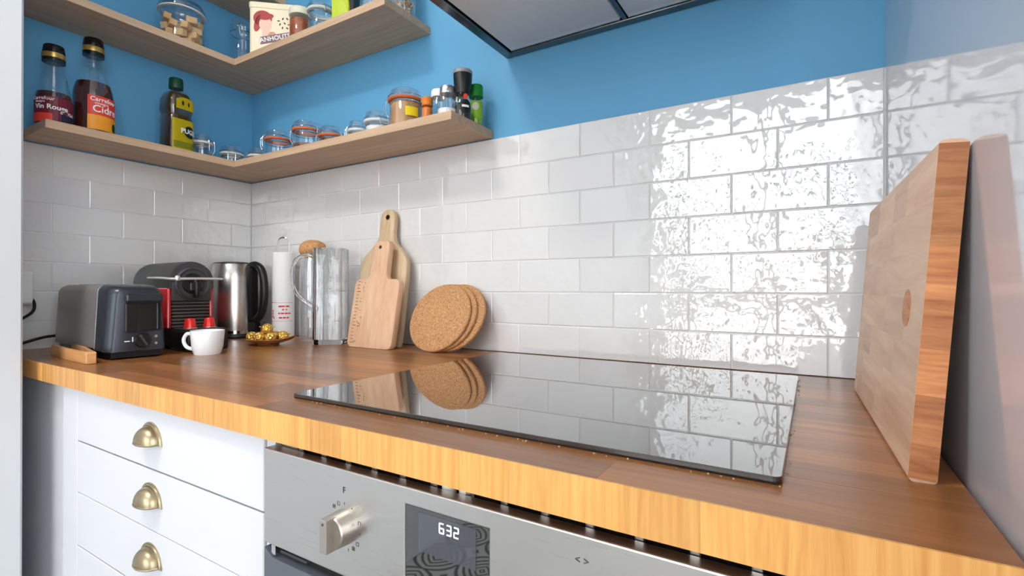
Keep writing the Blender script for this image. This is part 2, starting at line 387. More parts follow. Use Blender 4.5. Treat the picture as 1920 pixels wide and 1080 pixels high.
def text_flat(body, size, m, parent, loc, rot, name='lettering', **kw):
    return obj(name, textmesh(body, size, **kw), m, parent, loc, rot)
def text_wrap(body, size, r, a_deg, z, m, parent, **kw):
    """lettering bent around a vertical cylinder, reading left to right seen from outside"""
    me = textmesh(body, size, **kw)
    for v in me.vertices:
        a = math.radians(a_deg)+v.co.x/r; R = r+0.0004+v.co.z
        v.co = (R*math.cos(a), R*math.sin(a), z+v.co.y)
    return obj('lettering', me, m, parent)

# ------------------------------------------------------------------ the room
XR = 1.754; ZT = K+0.511; XJ = 0.322; YJ = -0.66
ZC = K+1.75; XE = 3.4
# blue-painted walls with tiles below
wb = struct('wall_back', box(-0.15, XR+0.2, 0.006, 0.12, 0, ZC), 'blue')
wl = struct('wall_left', box(-0.15, -0.006, -0.70, 0.006, 0, ZC), 'blue')
struct('wall_entrance', box(-0.15, XJ, WY, YJ, 0, ZC, 0.004), 'entrance_paint')
struct('wall_right', box(XR, XR+0.2, -0.74, 0.006, 0, ZC, 0.002), 'panel')
b = box(XE, XE+0.2, WY, VY0, 0, ZC); box(XE, XE+0.2, VY1, 0.1, 0, ZC, bm=b); box(XE, XE+0.2, VY0, VY1, 0, WZ0, bm=b); box(XE, XE+0.2, VY0, VY1, WZ1, ZC, bm=b)
struct('wall_side', b, 'white_paint')
struct('wall_hall', box(XR+0.2, XE, 0.0, 0.1, 0, ZC), 'white_paint')
b = box(-0.15, WX0, WY-0.2, WY, 0, ZC); box(WX1, XE+0.2, WY-0.2, WY, 0, ZC, bm=b)
for a, c in ((WX0, WX1),): box(a, c, WY-0.2, WY, 0, WZ0, bm=b); box(a, c, WY-0.2, WY, WZ1, ZC, bm=b)
struct('wall_window', b, 'white_paint')
struct('floor', box(-0.15, XE+0.2, WY-0.2, 0.12, -0.1, 0), 'floor')
struct('ceiling', box(-0.15, XE+0.2, WY-0.2, 0.12, ZC, ZC+0.1), 'ceiling')
# grout beds and single tiles
PH = 0.0739; PW = 0.152; G = 0.0016; TH = 0.006
obj('grout_bed', box(-0.004, XR, 0.0012, 0.006, K-0.04, ZT-0.001), 'grout', wb)
obj('grout_bed', box(-0.006, -0.0012, -0.66, 0.004, K-0.04, ZT-0.001), 'grout', wl)
tile_cache = {}
def tile(width, height):
    key = (round(width, 4), round(height, 4))
    if key not in tile_cache:
        bm_ = box(-width/2, width/2, 0.0, TH, -height/2, height/2, 0.0016, 2); me = bpy.data.meshes.new('tile')
        bmesh.ops.recalc_face_normals(bm_, faces=bm_.faces)
        bm_.to_mesh(me); bm_.free(); me.materials.append(M['tile']); tile_cache[key] = me
    return tile_cache[key]
rt = random.Random(3)
def tile_rows(start, x_lo, x_hi, place, half_first):
    for row in range(7):
        z1 = ZT-row*PH; z0 = max(z1-PH, K-0.02)
        off = start+(PW/2 if row % 2 else 0)
        xs = [x_lo]+[off+k*PW for k in range(-14, 16) if x_lo+0.012 < off+k*PW < x_hi-0.012]+[x_hi]
        for a, c in zip(xs, xs[1:]):
            place((a+c)/2, (z0+z1)/2, c-a-G, z1-z0-G)
def place_back(x, z, w_, h_):
    o = obj('tile', tile(w_, h_), 'tile', wb, (x, 0, z), (rt.uniform(-.006, .006), 0, rt.uniform(-.006, .006)))
def place_left(y, z, w_, h_):
    o = obj('tile', tile(w_, h_), 'tile', wl, (0, y, z), (0, rt.uniform(-.004, .004), PI/2+rt.uniform(-.004, .004)))
tile_rows(0.1556, 0.0, XR-0.001, place_back, False)
tile_rows(-0.0684, -0.655, 0.0, place_left, False)

# window and what is outside
def make_window(name, x0, x1, loc, rz):
    wn = struct(name, box(x0, x1, -0.12, -0.06, WZ0, WZ0+0.05), 'white_plastic', loc=loc, rot=(0, 0, rz)); xm = (x0+x1)/2
    for a, c in ((x0, x0+0.05), (x1-0.05, x1), (xm-0.045, xm+0.045)):
        obj('window_frame', box(a, c, -0.12, -0.06, WZ0+0.05, WZ1-0.05, 0.004), 'white_plastic', wn)
    obj('window_frame', box(x0, x1, -0.12, -0.06, WZ1-0.05, WZ1), 'white_plastic', wn)
    obj('window_rail', box(x0, x1, -0.115, -0.065, K+0.02, K+0.14, 0.004), 'white_plastic', wn)
    for a, c in ((x0+0.05, xm-0.045), (xm+0.045, x1-0.05)):
        obj('pane', box(a, c, -0.092, -0.088, WZ0+0.05, WZ1-0.05), 'pane', wn)
make_window('window_1', WX0, WX1, (0, WY, 0), 0); make_window('added_fill_window', VY0, VY1, (XE, 0, 0), PI/2)  # the side-wall window is added for its light on the left wall
struct('ground_outside', box(-12, 14, -30, WY-0.2, -3.2, -3.1), 'white_paint')
rl = random.Random(5)
for tx, ty, hh, lab in ((-0.9, -10.5, 6.4, 'slender tree outside the window, left of the middle bar'), (2.3, -8.6, 5.6, 'slender tree outside the window, right of the middle bar')):
    t = thing('tree', lab, 'tree', (tx, ty, -3.1))
    obj('trunk', tube(curve([(0, 0, 0), (0.1, 0, hh*0.35), (-0.05, 0.1, hh*0.7), (0.1, 0, hh)], 4), [0.16-0.11*i/12 for i in range(13)], 8), 'bark', t, smooth=True)
    for i in range(9):
        z = hh*(0.35+0.07*i); a = i*2.4; ln = 1.7-0.1*i
        p1 = (0.5*ln*math.cos(a), 0.5*ln*math.sin(a), z+0.35*ln); p2 = (ln*math.cos(a+.2), ln*math.sin(a+.2), z+0.6*ln)
        obj('branch', tube(curve([(0, 0, z-0.1), p1, p2], 4), [0.06-0.005*j for j in range(9)], 6), 'bark', t, smooth=True)
    bl = bmesh.new()
    for i in range(170):
        a = rl.uniform(0, 2*PI); q = rl.uniform(0.3, 1.3); z = hh*rl.uniform(0.40, 1.12); s = rl.uniform(0.06, 0.16)
        c = Vector((q*math.cos(a), q*math.sin(a), z)); e1 = Vector((rl.uniform(-1, 1), rl.uniform(-1, 1), rl.uniform(-1, 1))).normalized()*s; e2 = e1.orthogonal().normalized()*s*0.6
        vs_ = [bl.verts.new(c+e1), bl.verts.new(c+e2), bl.verts.new(c-e1), bl.verts.new(c-e2)]; bl.faces.new(vs_)
    fo = obj('foliage', bl, 'leaf', t); fo['kind'] = 'stuff'
# rug on the floor, seen only mirrored in the oven display
tag(obj('rug', box(1.35, 2.4, -1.75, -1.15, 0.0, 0.008, 0.002), 'rug'), 'dark red woven rug lying on the patterned floor', 'rug')
# unseen lamp added under the ceiling as fill light
lp = thing('added_fill_lamp', 'round white fill lamp added on the ceiling, out of view', 'lamp', (0.70, -1.45, ZC))
obj('base', lathe([(0, -0.0), (0.07, -0.0), (0.07, -0.025), (0, -0.025)], 24), 'white_plastic', lp, smooth=True)
obj('shade', lathe([(0, -0.12), (0.10, -0.11), (0.16, -0.075), (0.17, -0.03), (0.10, -0.026), (0, -0.026)], 32), 'shade', lp, smooth=True)
pl = bpy.data.lights.new('fill_lamp_light', 'AREA'); pl.shape = 'DISK'; pl.size = 0.34; pl.energy = FILL_LAMP_POWER; pl.color = (1, 0.96, 0.9)
po = bpy.data.objects.new('fill_lamp_light', pl); COL.objects.link(po); po.parent = lp; po.location = (0, 0, -0.125)

# ------------------------------------------------------------------ worktop
YF = -0.635; WT = 0.036
t = thing('worktop', 'brown butcher-block worktop with a golden oak front edge', 'worktop', (0, 0, K))
obj('core', box(-0.004, XR-0.002, YF+0.0025, -0.003, -WT, -0.006), 'edge_line', t)
rs = random.Random(11); y = YF+0.0022; sm = {}
rows = 15; rwid = (0-0.0015-y)/rows
for k in range(rows):
    x = -0.004
    first = True
    while x < XR-0.003:
        ln = rs.uniform(0.10, 0.30) if first else rs.choice((0.22, 0.28, 0.34, 0.40, 0.46))
        first = False
        x1 = min(x+ln, XR-0.003)
        if XR-0.003-x1 < 0.08: x1 = XR-0.003
        obj('stave', box(x+0.0001, x1-0.0001, y+k*rwid+0.0001, y+(k+1)*rwid-0.0001, -0.006, rs.uniform(-0.0001, 0.0)), 'top_stave', t)
        x = x1
x = XJ-0.3
while x < XR-0.003:
    x1 = min(x+rs.choice((0.05, 0.053, 0.053, 0.056, 0.10)), XR-0.003)
    if XR-0.003-x1 < 0.02: x1 = XR-0.003
    obj('edge_block', box(x, x1-0.00005, YF, YF+0.0022, -WT, 0.0), 'edge_block', t)
    x = x1
# silicone joint behind the worktop
obj('joint_seal', box(0.0, XR-0.003, -0.0035, -0.0005, -0.01, 0.0012), 'hole', t)

# ------------------------------------------------------------------ hob
t = thing('hob', 'black glass induction hob set into the worktop', 'hob', (1.338, -0.315, K))
HW, HD = 0.2945, 0.260
obj('seal', box(-HW+0.002, HW-0.002, -HD+0.002, HD-0.002, 0.0, 0.0022), 'seal', t)
hb = prism(roundrect(-HW, HW, -HD, HD, 0.006), 0, 0.0045, 0.0005, 1); hb.transform(Matrix.Rotation(PI/2, 4, 'X'))
hb.transform(Matrix.Translation((0, 0, 0.002)))
mn = min(v.co.z for v in hb.verts); hb.transform(Matrix.Translation((0, 0, 0.002-mn)))
obj('glass_plate', hb, 'hob', t)
rc = random.Random(4); cb = bmesh.new()
for i in range(80):
    if rc.random() < 0.7: cx_, cy_ = rc.uniform(-HW, HW), -HD-rc.uniform(0.0005, 0.004)
    else: cx_, cy_ = HW+rc.uniform(0.0005, 0.004), rc.uniform(-HD, HD)
    s = rc.uniform(0.0003, 0.0008); box(cx_-s, cx_+s, cy_-s, cy_+s, 0, s*1.3, bm=cb)
c = obj('crumbs', cb, 'tan_powder'); c.location = t.location; c['kind'] = 'stuff'; tag(c, 'tiny crumbs gathered along the front rim of the hob', 'crumbs')

# ------------------------------------------------------------------ drawer cabinet
CY = -0.618
t = thing('drawer_cabinet', 'white drawer cabinet with three antique brass cup pulls', 'cabinet', (0, 0, 0))
obj('filler_panel', box(0.0, 0.40, CY+0.012, CY+0.030, 0.1, K-WT-0.001), 'cab_white', t)
obj('stile', box(0.3985, 0.4665, CY-0.004, CY+0.08, 0.1, K-WT-0.001, 0.001), 'cab_white', t)
obj('carcass', box(0.40, 1.07, CY+0.022, -0.02, 0.1, K-WT-0.001), 'cab_white', t)
obj('stile', box(1.0545, 1.072, CY, CY+0.02, 0.1, K-WT-0.001), 'cab_white', t)
obj('plinth', box(0.0, 1.07, CY+0.06, CY+0.08, 0.0, 0.1), 'cab_white', t)
def cup_pull(parent, x, z):
    b = bmesh.new(); n = 14; W2, H2, D2 = 0.0285, 0.0255, 0.019; rows_ = 8
    V = []
    for j in range(rows_+1):         # quarter-dome hood, open below
        e = (PI/2)*j/rows_
        V.append([b.verts.new((W2*math.cos(PI*i/n)*math.cos(e)**0.75 if j < rows_ else 0, -D2*math.sin(e)**0.9-0.002, H2*math.sin(PI*i/n)*math.cos(e)**0.75 if j < rows_ else 0)) for i in range(n+1)])
    for j in range(rows_):
        for i in range(n):
            try: b.faces.new((V[j][i], V[j][i+1], V[j+1][i+1], V[j+1][i]))
            except ValueError: pass
    bmesh.ops.remove_doubles(b, verts=b.verts, dist=1e-5)
    bmesh.ops.solidify(b, geom=b.faces[:], thickness=0.0016)
    o = obj('cup_pull', b, 'brass', parent, (x, CY-0.004, z), smooth=True, sharp=1.0)
    pts = [(0.0310*math.cos(PI*i/18), -0.001, -0.002+0.0290*math.sin(PI*i/18)) for i in range(19)]
    obj('rim', tube(pts, 0.0026, 8), 'brass', o, smooth=True)
    pts = [(0.0350*math.cos(PI*i/18), -0.0005, -0.003+0.0328*math.sin(PI*i/18)) for i in range(19)]
    obj('rim', tube(pts, 0.0014, 6), 'brass', o, smooth=True)
    lipp = [(W2*math.cos(PI+PI*i/14), -0.002+D2*math.sin(PI+PI*i/14)*1.0, 0) for i in range(15)]
    obj('lip', tube(lipp, 0.0018, 6), 'brass', o, smooth=True)
    return o
for z1, z0, zh in ((K-WT-0.004, K-0.1365, K-0.100), (K-0.1385, K-0.2339, K-0.196), (K-0.2341, K-0.333, K-0.291), (K-0.3345, K-0.56, K-0.43)):
    d = obj('drawer_front', box(0.469, 1.053, CY-0.004, CY+0.018, z0+0.0008, z1, 0.001), 'cab_white', t)
    cup_pull(d, 0.756, zh+0.007)
    if zh == K-0.100: d['label'] = 'topmost drawer front'

# ------------------------------------------------------------------ oven
t = thing('oven', 'stainless steel built-in oven with rotary knob and clock display', 'oven', (0, 0, 0))
OX0, OX1, OY = 1.078, 1.676, -0.637
obj('body', box(OX0+0.01, OX1-0.01, OY+0.05, -0.06, 0.3, K-0.075), 'dark_gap', t)
OT, OB = K-0.0455, K-0.160
cp = obj('control_panel', prism([(OX0, OB), (OX1, OB), (OX1, OT), (OX0, OT)], OY, OY+0.016, 0.0015, 2, holes=[[(1.309, K-0.152), (1.4085, K-0.152), (1.4085, K-0.0625), (1.309, K-0.0625)]]), 'steel', t)
sc = obj('display_glass', box(1.3092, 1.4083, OY+0.001, OY+0.010, K-0.1518, K-0.0627), 'oven_glass', t)
obj('display_window', box(1.326, 1.394, OY+0.0006, OY+0.001, K-0.104, K-0.0665), 'oven_lcd', sc)
def digit_segments(ch): return {'6': 'afgcde', '3': 'abgcd', '2': 'abged'}[ch]
def seven(ch, x, z, h, parent):
    wd = h*0.55; th = h*0.13; b = bmesh.new()
    S = {'a': (0, wd, h-th/2, h+th/2), 'g': (0, wd, h/2-th/2, h/2+th/2), 'd': (0, wd, -th/2, th/2), 'f': (-th/2, th/2, h/2, h), 'b': (wd-th/2, wd+th/2, h/2, h), 'e': (-th/2, th/2, 0, h/2), 'c': (wd-th/2, wd+th/2, 0, h/2)}
    for s in digit_segments(ch): x0, x1, z0, z1 = S[s]; box(x+x0, x+x1, OY+0.0001, OY+0.0006, z+z0, z+z1, bm=b)
    obj('clock_digit', b, 'digit', parent)
for ch, x in (('6', 1.3522), ('3', 1.3608), ('2', 1.3694)): seven(ch, x, K-0.0800, 0.0090, sc)
# rotary knob
kz = K-0.106; kx = 1.222
kn = obj('knob', lathe([(0, 0), (0.0185, 0), (0.0185, 0.003), (0.0175, 0.017), (0.0165, 0.0185), (0, 0.0185)], 40), 'knob', t, (kx, OY, kz), (PI/2, 0, 0), smooth=True, sharp=0.5)
gb = prism([(-0.0052, -0.0172), (0.0052, -0.0172), (0.0052, 0.0172), (-0.0052, 0.0172)], -0.028, -0.015, 0.0008, 2)
obj('grip', gb, 'knob', kn, (0, 0, 0), (-PI/2, 0, 0))
obj('pointer_dot', lathe([(0, 0), (0.0013, 0), (0.0013, 0.0005), (0, 0.0005)], 12), 'ink', kn, (0, 0.0128, 0.0281))
text_flat('F', 0.0095, 'ink', cp, (1.2215, OY-0.0002, K-0.0675), (PI/2, 0, 0))
for a, s in ((112, 'square'), (132, 'fan'), (90, 'tick'), (62, 'dot'), (20, 'grill'), (-5, 'dot'), (-35, 'square'), (-55, 'fan'), (-75, 'tick')):
    r_ = 0.0245; x = kx+r_*math.cos(math.radians(a)); z = kz+r_*math.sin(math.radians(a)); b = bmesh.new(); q = 0.0020
    if s in ('square', 'fan', 'grill'):
        for (x0, x1, z0, z1) in ((-q, q, q-.0004, q), (-q, q, -q, -q+.0004), (-q, -q+.0004, -q, q), (q-.0004, q, -q, q)):
            if s == 'grill' and x0 == -q and x1 == q and z0 < 0: continue
            box(x+x0, x+x1, OY-0.0003, OY+0.0002, z+z0, z+z1, bm=b)
        if s == 'fan': box(x-q*.6, x+q*.6, OY-0.0003, OY+0.0002, z-.0003, z+.0003, bm=b); box(x-.0003, x+.0003, OY-0.0003, OY+0.0002, z-q*.6, z+q*.6, bm=b)
    elif s == 'tick': box(x-.0003, x+.0003, OY-0.0003, OY+0.0002, z-q*.8, z+q*.8, bm=b)
    else: box(x-.0006, x+.0006, OY-0.0003, OY+0.0002, z-.0006, z+.0006, bm=b)
    obj('dial_mark', b, 'ink', cp)
text_flat('< >', 0.0085, 'ink', cp, (1.4965, OY-0.0002, K-0.0655), (PI/2, 0, 0))
# vent strip between oven and worktop
vr = obj('vent_strip', box(OX0, OX1, OY+0.03, OY+0.032, K-0.085, K-WT-0.001), 'dark_gap', t)
obj('vent_channel', box(OX0, OX1, OY+0.0165, OY+0.030, K-0.062, K-0.058), 'hood_rim', t)
nx = 14
for i in range(nx):
    x = OX0+0.045+i*(OX1-OX0-0.06)/(nx-1)
    obj('vent_tab', box(x-0.004, x+0.004, OY+0.018, OY+0.021, K-0.060, K-WT-0.001, 0.0008), 'steel', t)
obj('vent_plate', box(OX0+0.008, OX0+0.04, OY+0.018, OY+0.021, K-0.060, K-WT-0.001), 'steel', t)
for x in (1.345, 1.366):
    obj('spacer', lathe([(0, -0.060), (0.0075, -0.060), (0.0075, -WT-0.001), (0, -WT-0.001)], 16), 'white_plastic', t, (x, OY+0.0245, K), smooth=True)
# door
obj('door_gap', box(OX0+0.02, OX1-0.02, OY+0.012, OY+0.04, K-0.185, K-0.158), 'dark_gap', t)
obj('hinge_plate', box(OX0+0.012, OX0+0.02, OY+0.002, OY+0.012, K-0.172, K-0.1605), 'chrome', t)
obj('gap_rail', box(OX0+0.026, OX0+0.075, OY+0.004, OY+0.010, K-0.1685, K-0.1655, 0.0008), 'charcoal', t)
dr = obj('door', prism([(OX0, K-0.60), (OX1, K-0.60), (OX1, K-0.1755), (OX0+0.016, K-0.1755), (OX0, K-0.1665)], OY, OY+0.014, 0.001, 2), 'oven_door', t)

# ------------------------------------------------------------------ cooker hood
t = thing('cooker_hood', 'grey steel cooker hood fixed on the blue wall above the hob', 'hood', (0, 0, 0))
HZ = K+0.696; hx0, hx1, hy0, hy1 = 1.030, 1.630, -0.48, 0.004
b = box(hx0, hx1, hy0, hy1, HZ+0.012, HZ+0.14); 
bt = bmesh.new()
for a in ((hx0, hx0+0.022, hy0, hy1), (hx1-0.022, hx1, hy0, hy1), (hx0+0.022, hx1-0.022, hy0, hy0+0.02), (hx0+0.022, hx1-0.022, hy1-0.022, hy1)): box(a[0], a[1], a[2], a[3], HZ, HZ+0.012, 0.0015, 1, bm=bt)
obj('canopy', b, 'hood_rim', t); obj('rim', bt, 'hood_rim', t)
mx = 1.326
for a, c in ((hx0+0.026, mx-0.007), (mx+0.007, hx1-0.026)):
    f = obj('grease_filter', box(a, c, hy0+0.022, hy1-0.026, HZ+0.003, HZ+0.0115, 0.002, 1), 'hood_steel', t)
    for yy in (hy0+0.024, hy1-0.029): obj('filter_edge', box(a+0.002, c-0.002, yy, yy+0.003, HZ+0.0015, HZ+0.0035), 'chrome', f)
obj('filter_bar', box(mx-0.005, mx+0.005, hy0+0.022, hy1-0.024, HZ+0.001, HZ+0.0115, 0.001), 'hood_rim', t)
obj('chimney', box(1.18, 1.48, -0.26, 0.004, HZ+0.14, ZC), 'hood_steel', t)

# ------------------------------------------------------------------ shelves
SW, SD, ST = 0.172, 0.158, 0.0195
def shelf_board(name, label, x0, x1, y0, y1, z0, m, group):
    o = obj(name, box(x0, x1, y0, y1, z0, z0+ST, 0.0007), m); tag(o, label, 'shelf', group); return o
Z1, Z2, Z3 = K+0.513, K+0.818, K+1.070
g = 'wooden corner shelves'
shelf_board('shelf_board', 'lower oak shelf arm on the left wall holding three bottles', 0.0, SW, -0.586, 0.005, Z1, 'shelf_y', g)
shelf_board('shelf_board', 'lower oak shelf arm on the back wall carrying orange-sealed jars', SW+0.0005, 0.990, -SD, 0.005, Z1, 'shelf', g)
shelf_board('shelf_board', 'middle oak shelf arm on the left wall with the jar of sugar cubes', -0.005, SW, -0.640, 0.005, Z2, 'shelf_y', g)
shelf_board('shelf_board', 'middle oak shelf arm on the back wall carrying the cream cocoa tin', SW+0.0005, 0.792, -SD, 0.005, Z2, 'shelf', g)
shelf_board('shelf_board', 'highest oak shelf in the corner, only its underside showing', -0.005, 0.183, -0.60, 0.005, Z3, 'shelf_y', g)
S1, S2 = Z1+ST+0.0003, Z2+ST+0.0003

# ------------------------------------------------------------------ bottles
def bottle(name, label, loc, R, H, liquid_mat, fill, capm, band, neck_r, cap_h, shoulder):
    t = thing(name, label, 'bottle', loc, 0, 'bottles on the lower shelf')
    prof = [(0, 0), (R*0.9, 0), (R, 0.006), (R, shoulder*0.62), (R*0.97, shoulder*0.72), (R*0.80, shoulder*0.90), (neck_r*1.55, shoulder*1.12), (neck_r*1.1, H-cap_h-0.02), (neck_r, H-cap_h), (neck_r, H-0.01)]
    obj('glass', lathe(prof, 36), 'glass', t, smooth=True)
    lp_ = [(0, 0.003)]; 
    for r_, z in prof[2:]:
        if z < fill: lp_.append((r_-0.0018, max(z, 0.004)))
    # radius at fill level
    for (ra, za), (rb, zb) in zip(prof, prof[1:]):
        if za <= fill <= zb: rf = ra+(rb-ra)*(fill-za)/max(1e-6, zb-za)
    lp_.append((rf-0.0018, fill)); lp_.append((0, fill))
    obj('liquid', lathe(lp_, 36), liquid_mat, t, smooth=True, sharp=0.8)
    cr = neck_r*1.28
    cpo = obj('cap', lathe([(0, H-cap_h), (cr*1.08, H-cap_h), (cr*1.04, H-cap_h*0.4), (cr*0.95, H-0.002), (cr*0.85, H), (0, H)], 28), capm, t, smooth=True, sharp=0.7)
    if band: obj('cap_band', lathe([(cr*1.09, H-cap_h*0.80), (cr*1.10, H-cap_h*0.78), (cr*1.08, H-cap_h*0.52), (cr*1.05, H-cap_h*0.50)], 28), band, cpo, smooth=True)
    return t
# wine vinegar
t = bottle('vinegar_bottle', 'smaller vinegar bottle with maroon label and black and gold cap', (0.098, -0.550, S1), 0.0340, 0.196, 'wine', 0.080, 'cap_black', 'cap_gold', 0.0158, 0.040, 0.108)
lb = obj('paper_label', patch(0.0342, -110, 75, 0.006, 0.066), 'lab_maroon', t)
obj('label_stripe', patch(0.0349, -110, -20, 0.006, 0.026), 'lab_red', lb); obj('label_stripe', patch(0.0349, 5, 75, 0.006, 0.028), 'lab_navy', lb)
text_wrap('Carrefour', 0.0115, 0.0349, -52, 0.060, 'white_ink', lb); text_wrap('vinaigre', 0.007, 0.0349, -60, 0.0525, 'white_ink', lb); text_wrap('Vin Rouge', 0.0155, 0.0349, -25, 0.041, 'white_ink', lb, bold=0.0003); text_wrap('6°  75cl', 0.010, 0.0349, 28, 0.031, 'white_ink', lb)
# cider vinegar
t = bottle('vinegar_bottle', 'larger cider vinegar bottle with red and orange label', (0.088, -0.470, S1), 0.0425, 0.249, 'cider', 0.134, 'cap_black', 'cap_gold', 0.0160, 0.044, 0.158)
lb = obj('paper_label', patch(0.0427, -34, 62, 0.012, 0.096), 'lab_red', t)
obj('label_field', patch(0.0434, -34, 62, 0.012, 0.048), 'lab_orange', lb); obj('label_leaf', patch(0.0441, 36, 52, 0.014, 0.036, shape='oval'), 'cap_green', lb)
text_wrap('Carrefour', 0.0145, 0.0434, 12, 0.087, 'white_ink', lb, bold=0.0002); text_wrap('vinaigre', 0.0095, 0.0434, 4, 0.0775, 'white_ink', lb); text_wrap('Cidre', 0.0245, 0.0434, 16, 0.0630, 'white_ink', lb, bold=0.0003)
# olive oil: squarish bottle with a waist
t = thing('oil_bottle', 'olive oil bottle with yellow labels and dark green cap', 'bottle', (0.085, -0.277, S1), 0.0, 'bottles on the lower shelf')
sq = superell(4.0); H = 0.219; R = 0.036
prof = [(0, 0), (R*0.92, 0), (R, 0.005), (R, 0.098), (R*0.93, 0.106), (R*0.93, 0.116), (R, 0.124), (R*0.98, 0.152), (R*0.84, 0.168), (0.017, 0.184), (0.0145, 0.190), (0.0145, 0.2)]
obj('glass', lathe(prof, 44, squash=sq), 'glass', t, smooth=True, rot=(0, 0, 0.1))
obj('oil', lathe([(0, 0.003)]+[(r_-0.0016, max(z, 0.003)) for r_, z in prof[2:9]]+[(0.0255, 0.174), (0, 0.174)], 44, squash=sq), 'oil', t, smooth=True, sharp=0.8, rot=(0, 0, 0.1))
obj('cap', lathe([(0, 0.190), (0.0178, 0.190), (0.0182, 0.193), (0.0175, H-0.002), (0.0165, H), (0, H)], 28), 'cap_green', t, smooth=True, sharp=0.7)
def sqpatch(z0, z1, a0, a1, grow, n=24, cut=0.0):
    b = bmesh.new(); rows_ = []
    for i in range(n+1):
        a = math.radians(a0+(a1-a0)*i/n); k = sq(a-0.1)*(R+grow); u_ = 2*i/n-1; c_ = cut*u_*u_
        rows_.append((b.verts.new((k*math.cos(a), k*math.sin(a), z0)), b.verts.new((k*math.cos(a), k*math.sin(a), z1-c_))))
    for p, q in zip(rows_, rows_[1:]): b.faces.new((p[0], q[0], q[1], p[1]))
    bmesh.ops.solidify(b, geom=b.faces[:], thickness=0.0005); return b
l1 = obj('front_label', sqpatch(0.012, 0.097, -36, 62, 0.0006), 'lab_yellow', t)
obj('label_band', sqpatch(0.016, 0.034, -32, 52, 0.0012), 'lab_olive', l1)
obj('label_badge', patch(0.0425, 2, 54, 0.046, 0.080, shape='oval'), 'lab_black', l1)
text_wrap('PUGET', 0.0185, 0.0432, 28, 0.063, 'white_ink', l1, bold=0.0004)
l2 = obj('neck_label', sqpatch(0.126, 0.160, -24, 54, 0.0006, cut=0.008), 'lab_yellow', t)
for a in (-4, 22): obj('label_fruit', patch(0.0392, a, a+8, 0.136, 0.149, shape='oval'), 'lab_black', l2)

# ------------------------------------------------------------------ swing-top jars
def clip_jar(label, loc, R, H, seal, contents=None, fill=0.6, clip=180.0, note=None, rotz=0, lidtop=0.012):
    t = thing('swing_top_jar', label, 'jar', loc, rotz, 'swing-top glass jars')
    b = H-0.016-lidtop
    obj('glass', lathe([(0, 0), (R*0.86, 0), (R*0.93, 0.004), (R*0.93, b-0.012), (R*0.86, b-0.004), (R*0.86, b), (R*0.80, b), (R*0.80, b-0.005), (R*0.87, b-0.013), (R*0.88, 0.006), (0, 0.005)], 36), 'glass', t, smooth=True)
    obj('seal', lathe([(R*0.80, b+0.0003), (R*0.99, b+0.0003), (R*1.05, b+0.003), (R*1.00, b+0.0062), (R*0.80, b+0.0062)], 36, closed=True), seal, t, smooth=True)
    ld = obj('lid', lathe([(0, b+0.0065), (R*0.94, b+0.0065), (R*1.0, b+0.009), (R*0.98, b+0.014), (R*0.92, b+0.017), (R*0.88, H-0.003), (R*0.80, H), (R*0.70, H-0.001), (0, H-0.003)], 36), 'glass_lid', t, smooth=True)
    if contents: obj('contents', lathe([(0, 0.0065), (R*0.84, 0.0065), (R*0.865, 0.009), (R*0.865, b*fill), (R*0.6, b*fill+0.002), (0, b*fill+0.004)], 30), contents, t, smooth=True)
    a = math.radians(clip); ca, sa = math.cos(a), math.sin(a)
    def P(rad, tan, z): return (rad*ca-tan*sa, rad*sa+tan*ca, z)
    obj('wire_ring', tube([(R*0.90*math.cos(2*PI*i/30), R*0.90*math.sin(2*PI*i/30), b-0.006) for i in range(30)], 0.0012, 6, closed=True), 'wire', t, smooth=True)
    obj('wire_ring', tube([(R*1.0*math.cos(2*PI*i/30), R*1.0*math.sin(2*PI*i/30), b+0.011) for i in range(30)], 0.0011, 6, closed=True), 'wire', t, smooth=True)
    q = 0.010
    obj('clasp', tube(curve([P(R*0.98, -q, b+0.012), P(R*1.18, -q, b+0.004), P(R*1.20, -q, b-0.018), P(R*1.10, -q*0.6, b-0.03), P(R*1.08, 0, b-0.033), P(R*1.10, q*0.6, b-0.03), P(R*1.20, q, b-0.018), P(R*1.18, q, b+0.004), P(R*0.98, q, b+0.012)], 4), 0.0012, 6), 'wire', t, smooth=True)
    obj('hinge', tube(curve([P(-R*0.98, -q, b+0.012), P(-R*1.14, -q, b+0.006), P(-R*1.12, -q, b-0.008), P(-R*1.12, q, b-0.008), P(-R*1.14, q, b+0.006), P(-R*0.98, q, b+0.012)], 4), 0.0012, 6), 'wire', t, smooth=True)
    if note: obj('note_label', patch(R*0.935, *note[:2], *note[2:4]), note[4], t)
    return t
clip_jar('small clear swing-top jar right beside the olive oil bottle', (0.085, -0.205, S1), 0.0285, 0.076, 'rubber_white', clip=20)
clip_jar('low empty swing-top jar at the inner corner of the lower shelf', (0.080, -0.113, S1), 0.0335, 0.064, 'rubber_white', clip=-30)
clip_jar('half-hidden low clear jar in the corner before the orange-sealed jars', (0.150, -0.070, S1), 0.0285, 0.058, 'rubber_white', clip=60)
clip_jar('leftmost orange-sealed jar, clasp facing forward', (0.273, -0.082, S1), 0.0385, 0.087, 'rubber', 'spice', 0.25, clip=-110)
clip_jar('taller orange-sealed jar with brown spice, second of three in a row', (0.403, -0.080, S1), 0.0395, 0.094, 'rubber', 'spice', 0.45, clip=-165)
clip_jar('low orange-sealed jar, third and lowest of the three side by side', (0.508, -0.080, S1), 0.0330, 0.062, 'rubber', 'spice', 0.4, clip=-160)
clip_jar('smallest clear jar between the orange-sealed jars and the salt jar', (0.614, -0.078, S1), 0.0265, 0.060, 'rubber_white', clip=-120)
clip_jar('clear jar of white salt just left of the large tan-filled jar', (0.693, -0.083, S1), 0.0345, 0.068, 'rubber_white', 'salt', 0.75, clip=160)
